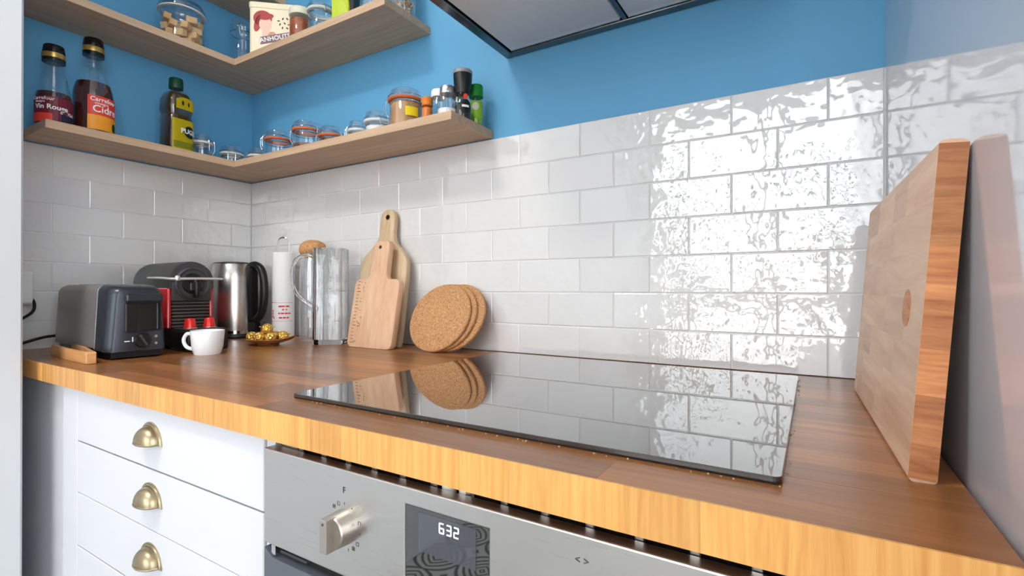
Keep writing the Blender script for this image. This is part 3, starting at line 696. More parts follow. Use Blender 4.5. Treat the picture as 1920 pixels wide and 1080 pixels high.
clip_jar('large orange-sealed jar of tan powder with a yellow sticker', (0.790, -0.082, S1), 0.0440, 0.104, 'rubber', 'tan_powder', 0.92, clip=-170, note=(-50, -5, 0.034, 0.056, 'lab_yellow'))
# spice bottles at the end of the shelf
def spice(name, label, loc, R, H, body, capm, cap_h, contents=None, fill=0.6, capr=1.0, rotz=0):
    t = thing(name, label, 'jar', loc, rotz, 'spice jars at the shelf end')
    obj('glass', lathe([(0, 0), (R*0.92, 0), (R, 0.004), (R, H-cap_h-0.012), (R*0.82, H-cap_h-0.002), (R*0.82, H-cap_h)], 30), body, t, smooth=True)
    if contents: obj('contents', lathe([(0, 0.003), (R*0.9, 0.003), (R*0.93, 0.006), (R*0.93, (H-cap_h)*fill), (0, (H-cap_h)*fill+0.002)], 26), contents, t, smooth=True)
    obj('cap', lathe([(0, H-cap_h), (R*capr, H-cap_h), (R*capr*1.02, H-cap_h+0.002), (R*capr, H-0.003), (R*capr*0.93, H), (0, H)], 28), capm, t, smooth=True, sharp=0.7)
    return t
spice('spice_jar', 'slim orange spice jar half hidden behind the tan powder jar', (0.860, -0.084, S1), 0.0130, 0.075, 'glass', 'orange_spice', 0.020, 'orange_spice', 0.9)
spice('spice_jar', 'spice jar with white cap behind the glass salt shaker', (0.862, -0.042, S1), 0.0185, 0.106, 'glass', 'paper', 0.018, 'tan_powder', 0.5, 1.05)
t = spice('salt_shaker', 'glass salt shaker with steel cap, a third full of salt', (0.934, -0.100, S1), 0.0235, 0.080, 'glass', 'foil', 0.017, 'salt', 0.42, 0.74)
spice('spice_jar', 'dark-capped spice jar squeezed behind the pepper grinder', (0.925, -0.045, S1), 0.0165, 0.100, 'glass', 'cap_black', 0.026, 'pepper', 0.8)
t = thing('pepper_grinder', 'black-topped pepper grinder with oval black label', 'grinder', (0.964, -0.082, S1))
obj('glass', lathe([(0, 0), (0.019, 0), (0.0205, 0.004), (0.0205, 0.038), (0.017, 0.054), (0.014, 0.062), (0.014, 0.068)], 30), 'glass', t, smooth=True)
obj('peppercorns', lathe([(0, 0.003), (0.0185, 0.004), (0.0188, 0.034), (0, 0.036)], 26), 'pepper', t, smooth=True)
hd = obj('grinder_head', lathe([(0, 0.064), (0.0155, 0.064), (0.0165, 0.070), (0.0205, 0.086), (0.0215, 0.100), (0.0215, 0.108), (0, 0.108)], 30), 'black', t, smooth=True, sharp=0.6)
obj('grinder_cap', lathe([(0, 0.1082), (0.0222, 0.1082), (0.0222, 0.115), (0.020, 0.118), (0, 0.118)], 30), 'grey_lid', hd, smooth=True, sharp=0.6)
lb = obj('oval_label', patch(0.0207, -75, 5, 0.014, 0.046, shape='oval'), 'lab_black', t); obj('label_bar', patch(0.0214, -58, -14, 0.028, 0.033), 'white_ink', lb); obj('label_crest', patch(0.0214, -50, -22, 0.046, 0.058, shape='oval'), 'lab_red', lb)
t = spice('herb_jar', 'herb jar with bright green cap and lime label at the shelf end', (0.972, -0.040, S1), 0.0150, 0.096, 'glass', 'green_cap', 0.028, 'lab_green', 0.3, 1.1)
lb = obj('paper_label', patch(0.0152, -120, 20, 0.016, 0.056), 'lab_green', t); obj('label_disc', patch(0.0159, -90, -30, 0.034, 0.052, shape='oval'), 'pale_lid', lb)

# ------------------------------------------------------------------ middle shelf
t = thing('sugar_jar', 'big glass jar of brown sugar cubes on the middle shelf', 'jar', (0.085, -0.262, S2))
R = 0.058; H = 0.140
obj('glass', lathe([(0, 0), (R*0.9, 0), (R, 0.006), (R, 0.096), (R*0.93, 0.104), (R*0.93, 0.108)], 40), 'glass', t, smooth=True)
obj('lid', lathe([(R*0.86, 0.106), (R*1.02, 0.108), (R*1.04, 0.116), (R*0.98, 0.124), (R*0.90, 0.128), (R*0.88, 0.134), (R*0.7, H), (0, H)], 40), 'smoky_lid', t, smooth=True)
obj('seal', lathe([(R*0.88, 0.1065), (R*1.03, 0.1065), (R*1.03, 0.109), (R*0.88, 0.109)], 36, closed=True), 'rubber_white', t, smooth=True)
rq = random.Random(21); cubes = []
for lay in range(4):
    for i in range(8):
        if lay == 3 and i % 2: continue
        a = i*2*PI/7+lay*0.37; q = 0.038 if i < 7 else 0.0
        cubes.append((q*math.cos(a), q*math.sin(a), 0.017+lay*0.0215, rq.uniform(0, 3), rq.uniform(-.25, .25)))
s0 = None
for cx_, cy_, cz, rz, rx in cubes:
    me = s0.data if s0 else box(-0.0135, 0.0135, -0.0095, 0.0095, -0.0092, 0.0092, 0.0015, 1)
    o = tag(obj('sugar_cube', me, 'sugar'), 'rough brown sugar cube inside the big glass jar', 'sugar cube', 'sugar cubes in the glass jar')
    o.location = (0.085+cx_, -0.262+cy_, S2+cz); o.rotation_euler = (rx, rx*0.7, rz)
    s0 = s0 or o
# tall clear jar
t = thing('storage_jar', 'tall empty clear jar in the corner beside the cream tin', 'jar', (0.083, -0.082, S2)); R = 0.036; H = 0.172
obj('glass', lathe([(0, 0), (R*0.92, 0), (R, 0.005), (R, 0.120), (R*0.9, 0.128), (R*0.9, 0.134)], 36), 'glass', t, smooth=True)
obj('lid', lathe([(R*0.85, 0.133), (R*1.03, 0.135), (R*1.05, 0.142), (R*0.98, 0.152), (R*0.86, 0.156), (R*0.8, H-0.003), (0, H)], 36), 'glass_lid', t, smooth=True)
obj('wire_ring', tube([(R*0.97*math.cos(2*PI*i/30), R*0.97*math.sin(2*PI*i/30), 0.127) for i in range(30)], 0.0012, 6, closed=True), 'wire', t, smooth=True)
obj('clasp', tube(curve([(R*0.9, -R*0.5, 0.146), (R*1.1, -R*0.6, 0.135), (R*1.08, -R*0.55, 0.108), (R*0.98, -R*0.75, 0.108), (R*0.95, -R*0.85, 0.135), (R*0.8, -R*0.7, 0.146)], 4), 0.0013, 6), 'wire', t, smooth=True)
# cocoa tin
t = thing('cocoa_tin', 'cream cocoa tin printed with a red-haired figure', 'tin', (0.262, -0.084, S2), math.radians(41))
TW, TD, TT = 0.066, 0.029, 0.150
tb = prism(roundrect(-TW, TW, -TD, TD, 0.010), 0, TT, 0); tb.transform(Matrix.Rotation(-PI/2, 4, 'X')); zmn = min(v.co.z for v in tb.verts); tb.transform(Matrix.Translation((0, 0, -zmn)))
bd = obj('body', tb, 'cream', t, smooth=True, sharp=0.5)
tl = prism(roundrect(-TW-0.002, TW+0.002, -TD-0.002, TD+0.002, 0.011), 0, 0.017, 0.0015); tl.transform(Matrix.Rotation(-PI/2, 4, 'X')); zmn = min(v.co.z for v in tl.verts); tl.transform(Matrix.Translation((0, 0, TT-0.008-zmn)))
obj('lid', tl, 'cream', t, smooth=True, sharp=0.5)
def flat(outline, depth, m, name, parent, k=TD): return obj(name, prism(outline, -k-depth, -k+0.0002), m, parent)
def ell(cx_, cz, a, b_, n=22, rot=0): return [(cx_+a*math.cos(2*PI*i/n)*math.cos(rot)-b_*math.sin(2*PI*i/n)*math.sin(rot), cz+a*math.cos(2*PI*i/n)*math.sin(rot)+b_*math.sin(2*PI*i/n)*math.cos(rot)) for i in range(n)]
flat(ell(-0.028, 0.111, 0.026, 0.024), 0.0002, 'hair', 'printed_hair', bd); flat(ell(-0.041, 0.096, 0.010, 0.026, rot=-0.25), 0.0002, 'hair', 'printed_hair', bd)
flat(ell(-0.020, 0.094, 0.018, 0.022), 0.0005, 'skin', 'printed_face', bd); flat(ell(-0.018, 0.067, 0.012, 0.016), 0.0004, 'skin', 'printed_neck', bd)
flat(ell(-0.017, 0.117, 0.020, 0.009, rot=0.25), 0.0008, 'hair', 'printed_fringe', bd); flat(ell(-0.001, 0.061, 0.012, 0.013), 0.0008, 'skin2', 'printed_hand', bd)
for i, (x, z) in enumerate(((0.016, 0.108), (0.028, 0.115), (0.040, 0.116), (0.051, 0.111), (0.020, 0.098), (0.033, 0.102), (0.045, 0.099), (0.027, 0.088), (0.040, 0.088), (0.053, 0.092))):
    flat(ell(x, z, 0.0042, 0.0020, 8, rot=i*1.1), 0.0003, 'brown_ink', 'printed_fleck', bd)
pl_ = flat([(-0.034, 0.034), (0.052, 0.056), (0.052, 0.078), (-0.034, 0.056)], 0.0012, 'plum', 'printed_banner', bd)
text_flat('VANHOUTEN', 0.0185, 'white_ink', pl_, (0.009, -TD-0.0013, 0.0562), (PI/2, -0.25, 0), bold=0.0003)
# preserve jar with pale lid
t = thing('preserve_jar', 'small jar of amber preserve with a pale screw lid', 'jar', (0.374, -0.080, S2)); R = 0.0305
obj('glass', lathe([(0, 0), (R*0.92, 0), (R, 0.004), (R, 0.092), (R*0.9, 0.100), (R*0.9, 0.106)], 32), 'glass', t, smooth=True)
obj('contents', lathe([(0, 0.003), (R*0.9, 0.003), (R*0.94, 0.007), (R*0.94, 0.090), (0, 0.093)], 28), 'amber', t, smooth=True)
obj('lid', lathe([(0, 0.102), (R*1.0, 0.102), (R*1.04, 0.104), (R*1.04, 0.119), (R*0.99, 0.122), (0, 0.122)], 32), 'pale_lid', t, smooth=True, sharp=0.7)
c = clip_jar('tall clear swing-top jar on the middle shelf beside the amber preserve', (0.466, -0.080, S2), 0.0375, 0.114, 'rubber_white', clip=170)
# lime packet and black grinder, cut by the top of the picture
t = thing('tea_packet', 'crumpled lime green packet with dark side on the middle shelf', 'packet', (0.577, -0.085, S2), 0.25)
b = box(-0.034, 0.020, -0.022, 0.022, 0.0, 0.135, 0.004, 1)
bmesh.ops.subdivide_edges(b, edges=b.edges[:], cuts=2, use_grid_fill=True); rk = random.Random(8)
for v in b.verts: v.co += Vector((rk.uniform(-1, 1), rk.uniform(-1, 1), 0))*0.0022
for v in b.verts:
    if v.co.z > 0.10: v.co.y *= 0.35
obj('wrapper', b, 'lime', t); obj('side_wrapper', box(0.0215, 0.036, -0.020, 0.020, 0.0, 0.12, 0.002), 'lab_black', t)
t = thing('tumbler', 'upturned clear tumbler near the end of the middle shelf', 'glass', (0.660, -0.078, S2)); R = 0.030
obj('bowl', lathe([(R, 0), (R*1.02, 0.002), (R*0.86, 0.098), (R*0.82, 0.100), (0, 0.100), (0, 0.096), (R*0.80, 0.095), (R*0.95, 0.004)], 32, closed=True), 'glass_lid', t, smooth=True)
t = thing('pasta_jar', 'glass jar of dry pasta at the far end of the middle shelf', 'jar', (0.752, -0.052, S2)); R = 0.031
obj('glass', lathe([(0, 0), (R*0.92, 0), (R, 0.004), (R, 0.110), (R*0.9, 0.116)], 32), 'glass', t, smooth=True)
obj('lid', lathe([(0, 0.116), (R*1.02, 0.116), (R*1.02, 0.132), (0, 0.132)], 32), 'foil', t, smooth=True, sharp=0.7)
pb = bmesh.new(); rq = random.Random(2)
for i in range(150):
    a = rq.uniform(0, 2*PI); q = 0.024*math.sqrt(rq.random()); z = rq.uniform(0.010, 0.095); dx = Vector((rq.uniform(-1, 1), rq.uniform(-1, 1), rq.uniform(-1, 1))).normalized()*0.005
    c = Vector((q*math.cos(a), q*math.sin(a), z)); tube([c-dx, c+dx], 0.0026, 6, bm=pb)
o = obj('pasta', pb, 'pasta', t); o['kind'] = 'stuff'

# ------------------------------------------------------------------ toaster
t = thing('toaster', 'long grey toaster with a black control end', 'toaster', (0.2525, -0.4965, K), math.radians(-1.5))
TLn, TW2 = 0.315, 0.113       # length (x), width (y)
def sect(w_, h0, h1, r_, top_in):     # cross-section in y,z, rounded on top
    hw = w_/2; out = [(-hw, h0), (hw, h0)]
    for i in range(7):
        a = (PI/2)*i/6; out.append((hw-top_in-r_+r_*math.cos(a), h1-r_+r_*math.sin(a)))
    for i in range(7):
        a = PI/2+(PI/2)*i/6; out.append((-hw+top_in+r_+r_*math.cos(a), h1-r_+r_*math.sin(a)))
    return out
def loft(sections, xs):
    b = bmesh.new(); rings = [[b.verts.new((x, p[0], p[1])) for p in s] for s, x in zip(sections, xs)]
    n = len(rings[0])
    for A, B in zip(rings, rings[1:]):
        for i in range(n): b.faces.new((A[i], A[(i+1) % n], B[(i+1) % n], B[i]))
    b.faces.new(rings[0]); b.faces.new(rings[-1]); return b
xa, xb = -TLn/2, TLn/2
sd = [sect(TW2*0.90, 0.024, 0.148, 0.016, 0.006), sect(TW2*0.98, 0.022, 0.156, 0.018, 0.006), sect(TW2, 0.022, 0.158, 0.018, 0.006), sect(TW2, 0.022, 0.158, 0.018, 0.006)]
obj('body', loft(sd, [xa, xa+0.010, xa+0.03, xb-0.062]), 'toast_side', t, smooth=True, sharp=0.5)
obj('chrome_trim', loft([sect(TW2+0.002, 0.020, 0.1590, 0.018, 0.006), sect(TW2+0.002, 0.020, 0.1590, 0.018, 0.006)], [xb-0.0625, xb-0.0605]), 'foil', t, smooth=True, sharp=0.5)
en = [sect(TW2+0.001, 0.018, 0.1585, 0.018, 0.006), sect(TW2+0.003, 0.018, 0.157, 0.018, 0.007), sect(TW2+0.001, 0.017, 0.154, 0.018, 0.008), sect(TW2-0.004, 0.016, 0.152, 0.018, 0.009), sect(TW2-0.013, 0.016, 0.149, 0.017, 0.009), sect(TW2-0.026, 0.016, 0.147, 0.016, 0.008)]
eo = obj('end_cap', loft(en, [xb-0.0605, xb-0.030, xb-0.014, xb-0.006, xb, xb+0.003]), 'toast_end', t, smooth=True, sharp=0.75)
obj('foot_skirt', loft([sect(TW2-0.02, 0.004, 0.024, 0.002, 0), sect(TW2-0.016, 0.004, 0.026, 0.002, 0), sect(TW2-0.018, 0.003, 0.024, 0.002, 0)], [xa+0.01, 0, xb-0.002]), 'black', t)
for fx in (xa+0.03, xb-0.03):
    for fy in (-0.038, 0.038): obj('foot', lathe([(0, 0), (0.007, 0), (0.008, 0.006), (0, 0.006)], 12), 'black_matt', t, (fx, fy, 0))
obj('bread_slot', box(xa+0.03, xb-0.075, -0.017, 0.017, 0.1575, 0.1588), 'dark_gap', t)
fx = xb+0.003
pn = obj('control_recess', box(fx-0.002, fx+0.0008, -0.026, 0.041, 0.056, 0.120, 0.004, 2), 'black', eo)
obj('lever_slot', box(fx+0.0008, fx+0.0012, -0.003, 0.003, 0.058, 0.118), 'dark_gap', pn)
obj('side_gleam_rail', box(fx-0.001, fx+0.002, 0.034, 0.0365, 0.060, 0.118, 0.001), 'toast_end', pn)
lv = obj('lever', box(fx-0.004, fx+0.014, -0.027, 0.041, 0.121, 0.138, 0.003, 2), 'toast_end', eo)
dk = obj('browning_dial', lathe([(0, 0), (0.0155, 0), (0.0155, 0.006), (0.014, 0.009), (0, 0.009)], 28), 'black', eo, (fx, 0.006, 0.038), (0, PI/2, 0), smooth=True, sharp=0.6)
obj('dial_grip', box(-0.0135, 0.0135, -0.0025, 0.0025, 0.008, 0.012, 0.001), 'charcoal', dk, None, (0, 0, 0.5))
obj('dial_mark', box(fx+0.0, fx+0.0006, -0.012, -0.010, 0.036, 0.046), 'white_ink', eo); obj('dial_mark', box(fx+0.0, fx+0.0006, -0.026, -0.016, 0.0365, 0.0385), 'white_ink', eo)
for z in (0.030, 0.045): obj('button', lathe([(0, 0), (0.0035, 0), (0.003, 0.002), (0, 0.002)], 14), 'foil', eo, (fx, 0.032, z), (0, PI/2, 0), smooth=True)

# ------------------------------------------------------------------ espresso machine
t = thing('espresso_machine', 'black and red capsule espresso machine between toaster and kettle', 'coffee machine', (0.205, -0.340, K), math.radians(-3))
ML, MW = 0.225, 0.105; mx0, mx1 = -ML/2, ML/2
def arch(hw, z0, zc, r_, n=14):
    return [(-hw, z0), (hw, z0), (hw, zc)]+[(r_*math.cos(PI*i/n), zc+r_*math.sin(PI*i/n)) for i in range(n+1)]+[(-hw, zc)]
hh = 0.052
sec = [(-hh, 0.150), (hh, 0.150)]+[(hh*math.cos(PI*i/16), 0.166+hh*math.sin(PI*i/16)) for i in range(17)]
secs = lambda s: [(p[0]*s, 0.166+(p[1]-0.166)*s) for p in sec]
obj('head', loft([secs(0.90), secs(0.99), secs(1.0), secs(1.0), secs(0.97)], [mx0, mx0+0.008, mx0+0.02, mx1-0.006, mx1]), 'charcoal', t, smooth=True, sharp=0.6)
obj('core', box(mx0+0.01, mx1-0.014, -0.043, 0.043, 0.004, 0.150, 0.004), 'black', t)
for s in (-1, 1): obj('side_panel', box(mx0+0.006, mx1-0.006, min(s*0.0435, s*0.0535), max(s*0.0435, s*0.0535), 0.050, 0.152, 0.004, 2), 'red', t)
obj('face_plate', box(mx1-0.014, mx1+0.001, -0.045, 0.045, 0.118, 0.165, 0.002), 'charcoal', t)
nz = obj('brew_ring', lathe([(0, 0), (0.041, 0), (0.041, 0.004), (0.037, 0.007), (0.033, 0.004), (0, 0.004)], 36), 'charcoal', t, (mx1, 0.0, 0.162), (0, PI/2, 0), smooth=True, sharp=0.5)
obj('brew_disc', lathe([(0, 0.004), (0.026, 0.004), (0.024, 0.007), (0, 0.007)], 30), 'black', nz)
obj('spout', lathe([(0, 0.128), (0.006, 0.128), (0.008, 0.134), (0.009, 0.168), (0.004, 0.176), (0, 0.176)], 18), 'black', t, (mx1+0.013, 0.004, 0), smooth=True)
obj('spout_block', box(mx1+0.003, mx1+0.020, -0.014, 0.016, 0.142, 0.166, 0.004, 2), 'black', t)
for i in range(8): obj('grille_rib', box(mx1-0.013, mx1-0.003, -0.043, 0.043, 0.0535+i*0.0083, 0.0580+i*0.0083, 0.0015), 'charcoal_rib', t)
lvp = curve([(mx1-0.10, -0.060, 0.176), (mx1-0.02, -0.062, 0.175), (mx1+0.022, -0.058, 0.173), (mx1+0.030, -0.040, 0.173), (mx1+0.031, 0.0, 0.174), (mx1+0.031, 0.058, 0.174)], 5)
obj('lever', tube(lvp, 0.0030, 8), 'lever_silver', t, smooth=True)
obj('lever_knuckle', lathe([(0, -0.007), (0.005, -0.006), (0.0062, 0), (0.005, 0.006), (0, 0.007)], 14), 'foil', t, (mx1+0.028, -0.045, 0.1745), smooth=True)
tr_ = obj('drip_tray', box(mx1-0.012, mx1+0.085, -0.047, 0.047, 0.0, 0.050, 0.005, 2), 'black', t)
obj('tray_grid', box(mx1-0.002, mx1+0.080, -0.042, 0.042, 0.050, 0.0525, 0.001), 'charcoal', tr_)
ca = math.radians(-3)
def at_machine(x, y, z): return (0.205+x*math.cos(ca)-y*math.sin(ca), -0.340+x*math.sin(ca)+y*math.cos(ca), K+z)
for (lx, ly, lab) in ((0.045, -0.024, 'red coffee capsule standing on the left of the drip tray'), (0.040, 0.022, 'red coffee capsule standing on the right of the drip tray')):
    c = thing('coffee_capsule', lab, 'capsule', at_machine(mx1+lx, ly, 0.0528), 0, 'red coffee capsules')
    obj('rim', lathe([(0, 0), (0.0165, 0), (0.0168, 0.0008), (0.0165, 0.0016), (0, 0.0016)], 28), 'foil', c)
    obj('cup_body', lathe([(0.0140, 0.0016), (0.0138, 0.004), (0.0108, 0.0215), (0.0095, 0.0235), (0.006, 0.0245), (0, 0.0255)], 28, squash=lambda a: 1+0.018*math.cos(14*a)), 'capsule', c, smooth=True)

# ------------------------------------------------------------------ cup
t = thing('espresso_cup', 'white ceramic coffee cup with its handle to the left', 'cup', (0.470, -0.388, K), math.radians(209))
R = 0.0350; H = 0.0545
obj('bowl', lathe([(0, 0.0), (R*0.76, 0.0), (R*0.80, 0.003), (R*0.90, 0.018), (R*0.99, H-0.002), (R*0.975, H), (R*0.95, H-0.002), (R*0.86, 0.018), (R*0.74, 0.006), (0, 0.005)], 48), 'ceramic', t, smooth=True)
obj('handle', tube(curve([(R*0.94, 0, 0.044), (R*1.35, 0, 0.046), (R*1.60, 0, 0.032), (R*1.40, 0, 0.016), (R*0.88, 0, 0.010)], 6), 0.0042, 10), 'ceramic', t, smooth=True)

# ------------------------------------------------------------------ kettle
t = thing('kettle', 'brushed steel electric kettle with a black handle', 'kettle', (0.105, -0.118, K), math.radians(12))
obj('power_base', lathe([(0, 0), (0.074, 0), (0.076, 0.004), (0.074, 0.012), (0, 0.012)], 48), 'black', t, smooth=True, sharp=0.6)
obj('trim_ring', lathe([(0.0735, 0.0135), (0.0755, 0.0135), (0.0755, 0.023), (0.0735, 0.023)], 48, closed=True), 'chrome', t, smooth=True)
obj('body', lathe([(0, 0.013), (0.0735, 0.013), (0.0745, 0.026), (0.0730, 0.10), (0.0685, 0.18), (0.0640, 0.222), (0.0610, 0.226), (0.058, 0.226)], 56), 'steel_v', t, smooth=True)
obj('lid', lathe([(0, 0.224), (0.058, 0.224), (0.057, 0.229), (0.03, 0.233), (0, 0.234)], 40), 'black', t, smooth=True)
obj('spout', lathe([(0.0, 0.170), (0.012, 0.172), (0.016, 0.20), (0.019, 0.224), (0.0, 0.224)], 20), 'steel_v', t, (-0.052, -0.004, 0), smooth=True)
hp = curve([(0.058, 0, 0.214), (0.082, 0, 0.222), (0.108, 0, 0.206), (0.118, 0, 0.165), (0.117, 0, 0.115), (0.106, 0, 0.072), (0.084, 0, 0.052)], 5)
b = tube(hp, [0.012]*len(hp), 12)
obj('handle', b, 'black', t, smooth=True)
obj('handle_mount', box(0.055, 0.081, -0.017, 0.017, 0.045, 0.218, 0.006, 2), 'black', t)
obj('switch', box(0.066, 0.092, -0.014, 0.014, 0.012, 0.048, 0.004, 2), 'black_matt', t)

# ------------------------------------------------------------------ plate with wrapped chocolates
PX, PY = 0.415, -0.205
t = thing('leaf_dish', 'small brown leaf-shaped wooden dish holding gold sweets', 'dish', (PX, PY, K), math.radians(28))
b = bmesh.new(); n = 40; rings = []
for rad, z in ((0.0, 0.004), (0.55, 0.004), (0.85, 0.009), (1.0, 0.016), (0.97, 0.0175), (0.83, 0.0125), (0.54, 0.0075), (0.0, 0.007)):
    row = []
    for i in range(n):
        a = 2*PI*i/n; ex = 0.060*(1+0.30*max(0, math.cos(a))**9); k = rad
        up_ = 0.010*max(0, math.cos(a))**9*rad
        row.append(b.verts.new((k*ex*math.cos(a), k*0.046*math.sin(a), z+up_)))
    rings.append(row)
for A, B in zip(rings, rings[1:]):
    for i in range(n): b.faces.new((A[i], A[(i+1) % n], B[(i+1) % n], B[i]))
bmesh.ops.remove_doubles(b, verts=b.verts, dist=1e-5)
obj('bowl', b, 'plate', t, smooth=True)
obj('foot', lathe([(0, 0), (0.026, 0), (0.030, 0.005), (0, 0.005)], 24), 'plate', t)
rg = random.Random(9); g0 = None
for (lx, ly, lz, lab) in ((-0.036, -0.014, 0.022, 'gold-wrapped sweet at the left end of the dish'), (-0.010, -0.026, 0.0225, 'gold-wrapped sweet at the front left of the dish'), (0.018, -0.020, 0.022, 'gold-wrapped sweet at the front right, its wrapper crumpled'), (-0.018, 0.012, 0.0225, 'gold-wrapped sweet at the back left of the pile'), (0.012, 0.014, 0.022, 'gold-wrapped sweet at the back of the dish'), (0.040, 0.002, 0.023, 'gold-wrapped sweet nearest the pointed tip of the dish'), (0.000, -0.004, 0.043, 'gold-wrapped sweet on top of the pile')):
    b = bmesh.new(); bmesh.ops.create_icosphere(b, subdivisions=3, radius=0.0145)
    for v in b.verts: v.co *= 1+0.05*math.sin(9*v.co.x*100+rg.random())*math.cos(7*v.co.y*100)
    a = math.radians(28)
    o = thing('wrapped_sweet', lab, 'sweet', (PX+lx*math.cos(a)-ly*math.sin(a), PY+lx*math.sin(a)+ly*math.cos(a), K+lz), rg.uniform(0, 6), 'gold-wrapped sweets in the dish')
    obj('foil_ball', b, 'gold', o, smooth=True, sharp=2)
    b = bmesh.new()
    for k in range(2):
        s = 1 if k else -1; c0 = b.verts.new((s*0.012, 0, 0.003)); fan = [b.verts.new((s*(0.018+0.002*(i % 2)), -0.007+0.0028*i, 0.004+0.003*(i % 2))) for i in range(6)]
        for p, q in zip(fan, fan[1:]): b.faces.new((c0, p, q))
    bmesh.ops.solidify(b, geom=b.faces[:], thickness=0.0004); obj('twist_end', b, 'gold', o)

# ------------------------------------------------------------------ paper-wrapped canister with a wire loop
t = thing('tall_canister', 'tall white canister with red printing and a wire loop', 'canister', (0.252, -0.050, K), 0)
obj('tube', lathe([(0, 0), (0.031, 0), (0.032, 0.001), (0.0315, 0.258), (0.030, 0.260), (0, 0.260)], 40), 'paper', t, smooth=True, sharp=0.6)
obj('wire_loop', tube(curve([(-0.017, 0.0, 0.262), (-0.0175, 0, 0.285), (-0.013, 0, 0.302), (0, 0, 0.308), (0.013, 0, 0.302), (0.0175, 0, 0.285), (0.017, 0, 0.262)], 5), 0.0022, 8), 'chrome', t, rot=(0, 0, math.radians(30)), smooth=True)
for z in (0.051, 0.107):
    b = bmesh.new()
    for i in range(26):
        a = math.radians(-150+i*6.5); box(-0.0008, 0.0008, -0.0004, 0.0004, -0.0007, 0.0007, bm=b)
        for v in b.verts[-8:]:
            v.co = Vector((v.co.x, v.co.y-0.0322, v.co.z)); v.co = Matrix.Rotation(a+PI/2, 3, 'Z') @ v.co; v.co.z += z
    obj('dotted_line', b, 'red_ink', t)
for z, segs in ((0.096, ((-58, -26), (-22, -4))), (0.086, ((-40, -30), (-22, -16))), (0.0745, ((-60, -50), (-46, -30), (-27, -10), (-7, 2))), (0.0615, ((-92, -84), (-56, -40), (-36, -22), (-18, -6)))):
    for a0, a1 in segs: obj('printed_word', patch(0.0322, a0, a1, z-0.0022, z+0.0022, 6), 'red_ink', t)
for z in (0.066, 0.074, 0.082): obj('printed_word', patch(0.0322, -98, -91, z-0.003, z+0.003, 4), 'red_ink', t)

# ------------------------------------------------------------------ carafe with a cork ball
t = thing('cork_carafe', 'round glass carafe closed with a big cork stopper', 'carafe', (0.412, -0.062, K)); R = 0.038
obj('glass', lathe([(0, 0), (R*0.94, 0), (R, 0.004), (R, 0.19), (R*0.95, 0.215), (R*0.86, 0.236), (R*0.86, 0.247), (R*0.80, 0.247), (R*0.80, 0.236), (R*0.91, 0.213), (R*0.94, 0.19), (R*0.94, 0.011), (0, 0.010)], 44), 'glass_lid', t, smooth=True)
b = bmesh.new(); bmesh.ops.create_icosphere(b, subdivisions=3, radius=1.0)
for v in b.verts: v.co = Vector((v.co.x*0.038, v.co.y*0.034, v.co.z*0.026*(1-0.18*v.co.x)))
obj('cork_stopper', b, 'cork', t, (-0.006, 0, 0.266), (0, -0.25, 0.5), smooth=True, sharp=2)

# ------------------------------------------------------------------ square glass pitcher
t = thing('glass_pitcher', 'square clear glass pitcher with a thick rim and curved handle', 'pitcher', (0.525, -0.092, K), math.radians(33)); H = 0.258; R = 0.0400
s4 = superell(7.0)
obj('glass', lathe([(0, 0), (R*0.95, 0), (R, 0.004), (R, H-0.002), (R*0.98, H), (R*0.86, H), (R*0.85, H-0.003), (R*0.85, 0.2), (R*0.86, 0.014), (0, 0.012)], 64, squash=s4), 'clear', t, smooth=True)
for i in range(8):
    a = 2*PI*(i+0.5)/8; k = s4(a)*R
    obj('rim_lobe', lathe([(0, H-0.046), (0.005, H-0.045), (0.0075, H-0.036), (0.0075, H-0.004), (0.006, H), (0, H)], 12), 'glass', t, (k*0.93*math.cos(a), k*0.93*math.sin(a), 0.0), smooth=True)
ha = math.radians(180)
hp = curve([(-R*0.98, 0, 0.228), (-R*1.6, 0, 0.242), (-R*2.4, 0, 0.226), (-R*2.62, 0, 0.185), (-R*2.3, 0, 0.135), (-R*1.02, 0, 0.095)], 6)
obj('handle', tube(hp, 0.0055, 10), 'clear', t, smooth=True)

# ------------------------------------------------------------------ paddle board (leaning on the tiles)
def outline_sym(pts):
    c = [(p.x, p.y) for p in curve([(a, b_, 0) for a, b_ in pts], 5)]
    return c+[(-x, z) for x, z in reversed(c)]
lean = math.atan2(0.047, 0.365)
t = thing('paddle_board', 'larger pale paddle-shaped cutting board leaning on the tiles', 'cutting board', (0.668, -0.0675, K), rot=(-lean, 0, 0))
out = outline_sym([(0.080, 0.0), (0.084, 0.02), (0.086, 0.10), (0.086, 0.20), (0.080, 0.232), (0.058, 0.256), (0.036, 0.276), (0.027, 0.300), (0.027, 0.335), (0.024, 0.355), (0.012, 0.3665), (0.002, 0.368)])
pb_ = obj('board', prism(out, 0.0, 0.017, 0.004, 2, holes=[circ(0, 0.346, 0.0055, 14)]), 'pale_board', t, smooth=True, sharp=0.7)
obj('hole_ring', lathe([(0.0054, 0.001), (0.0072, 0.001), (0.0072, 0.016), (0.0054, 0.016)], 16, closed=True), 'hole', t, (0, 0.0165, 0.346), (PI/2, 0, 0))
# small measuring board in front
lean2 = math.radians(10.5)
t = thing('measuring_board', 'smaller beech board with ruler marks leaning on the paddle board', 'cutting board', (0.697, -0.1210, K), rot=(-lean2, 0, 0))
out = [(x, z) for x, z in roundrect(-0.079, 0.079, 0.0, 0.178, 0.017, 6)]
o2 = []
for x, z in out:
    o2.append((x, z))
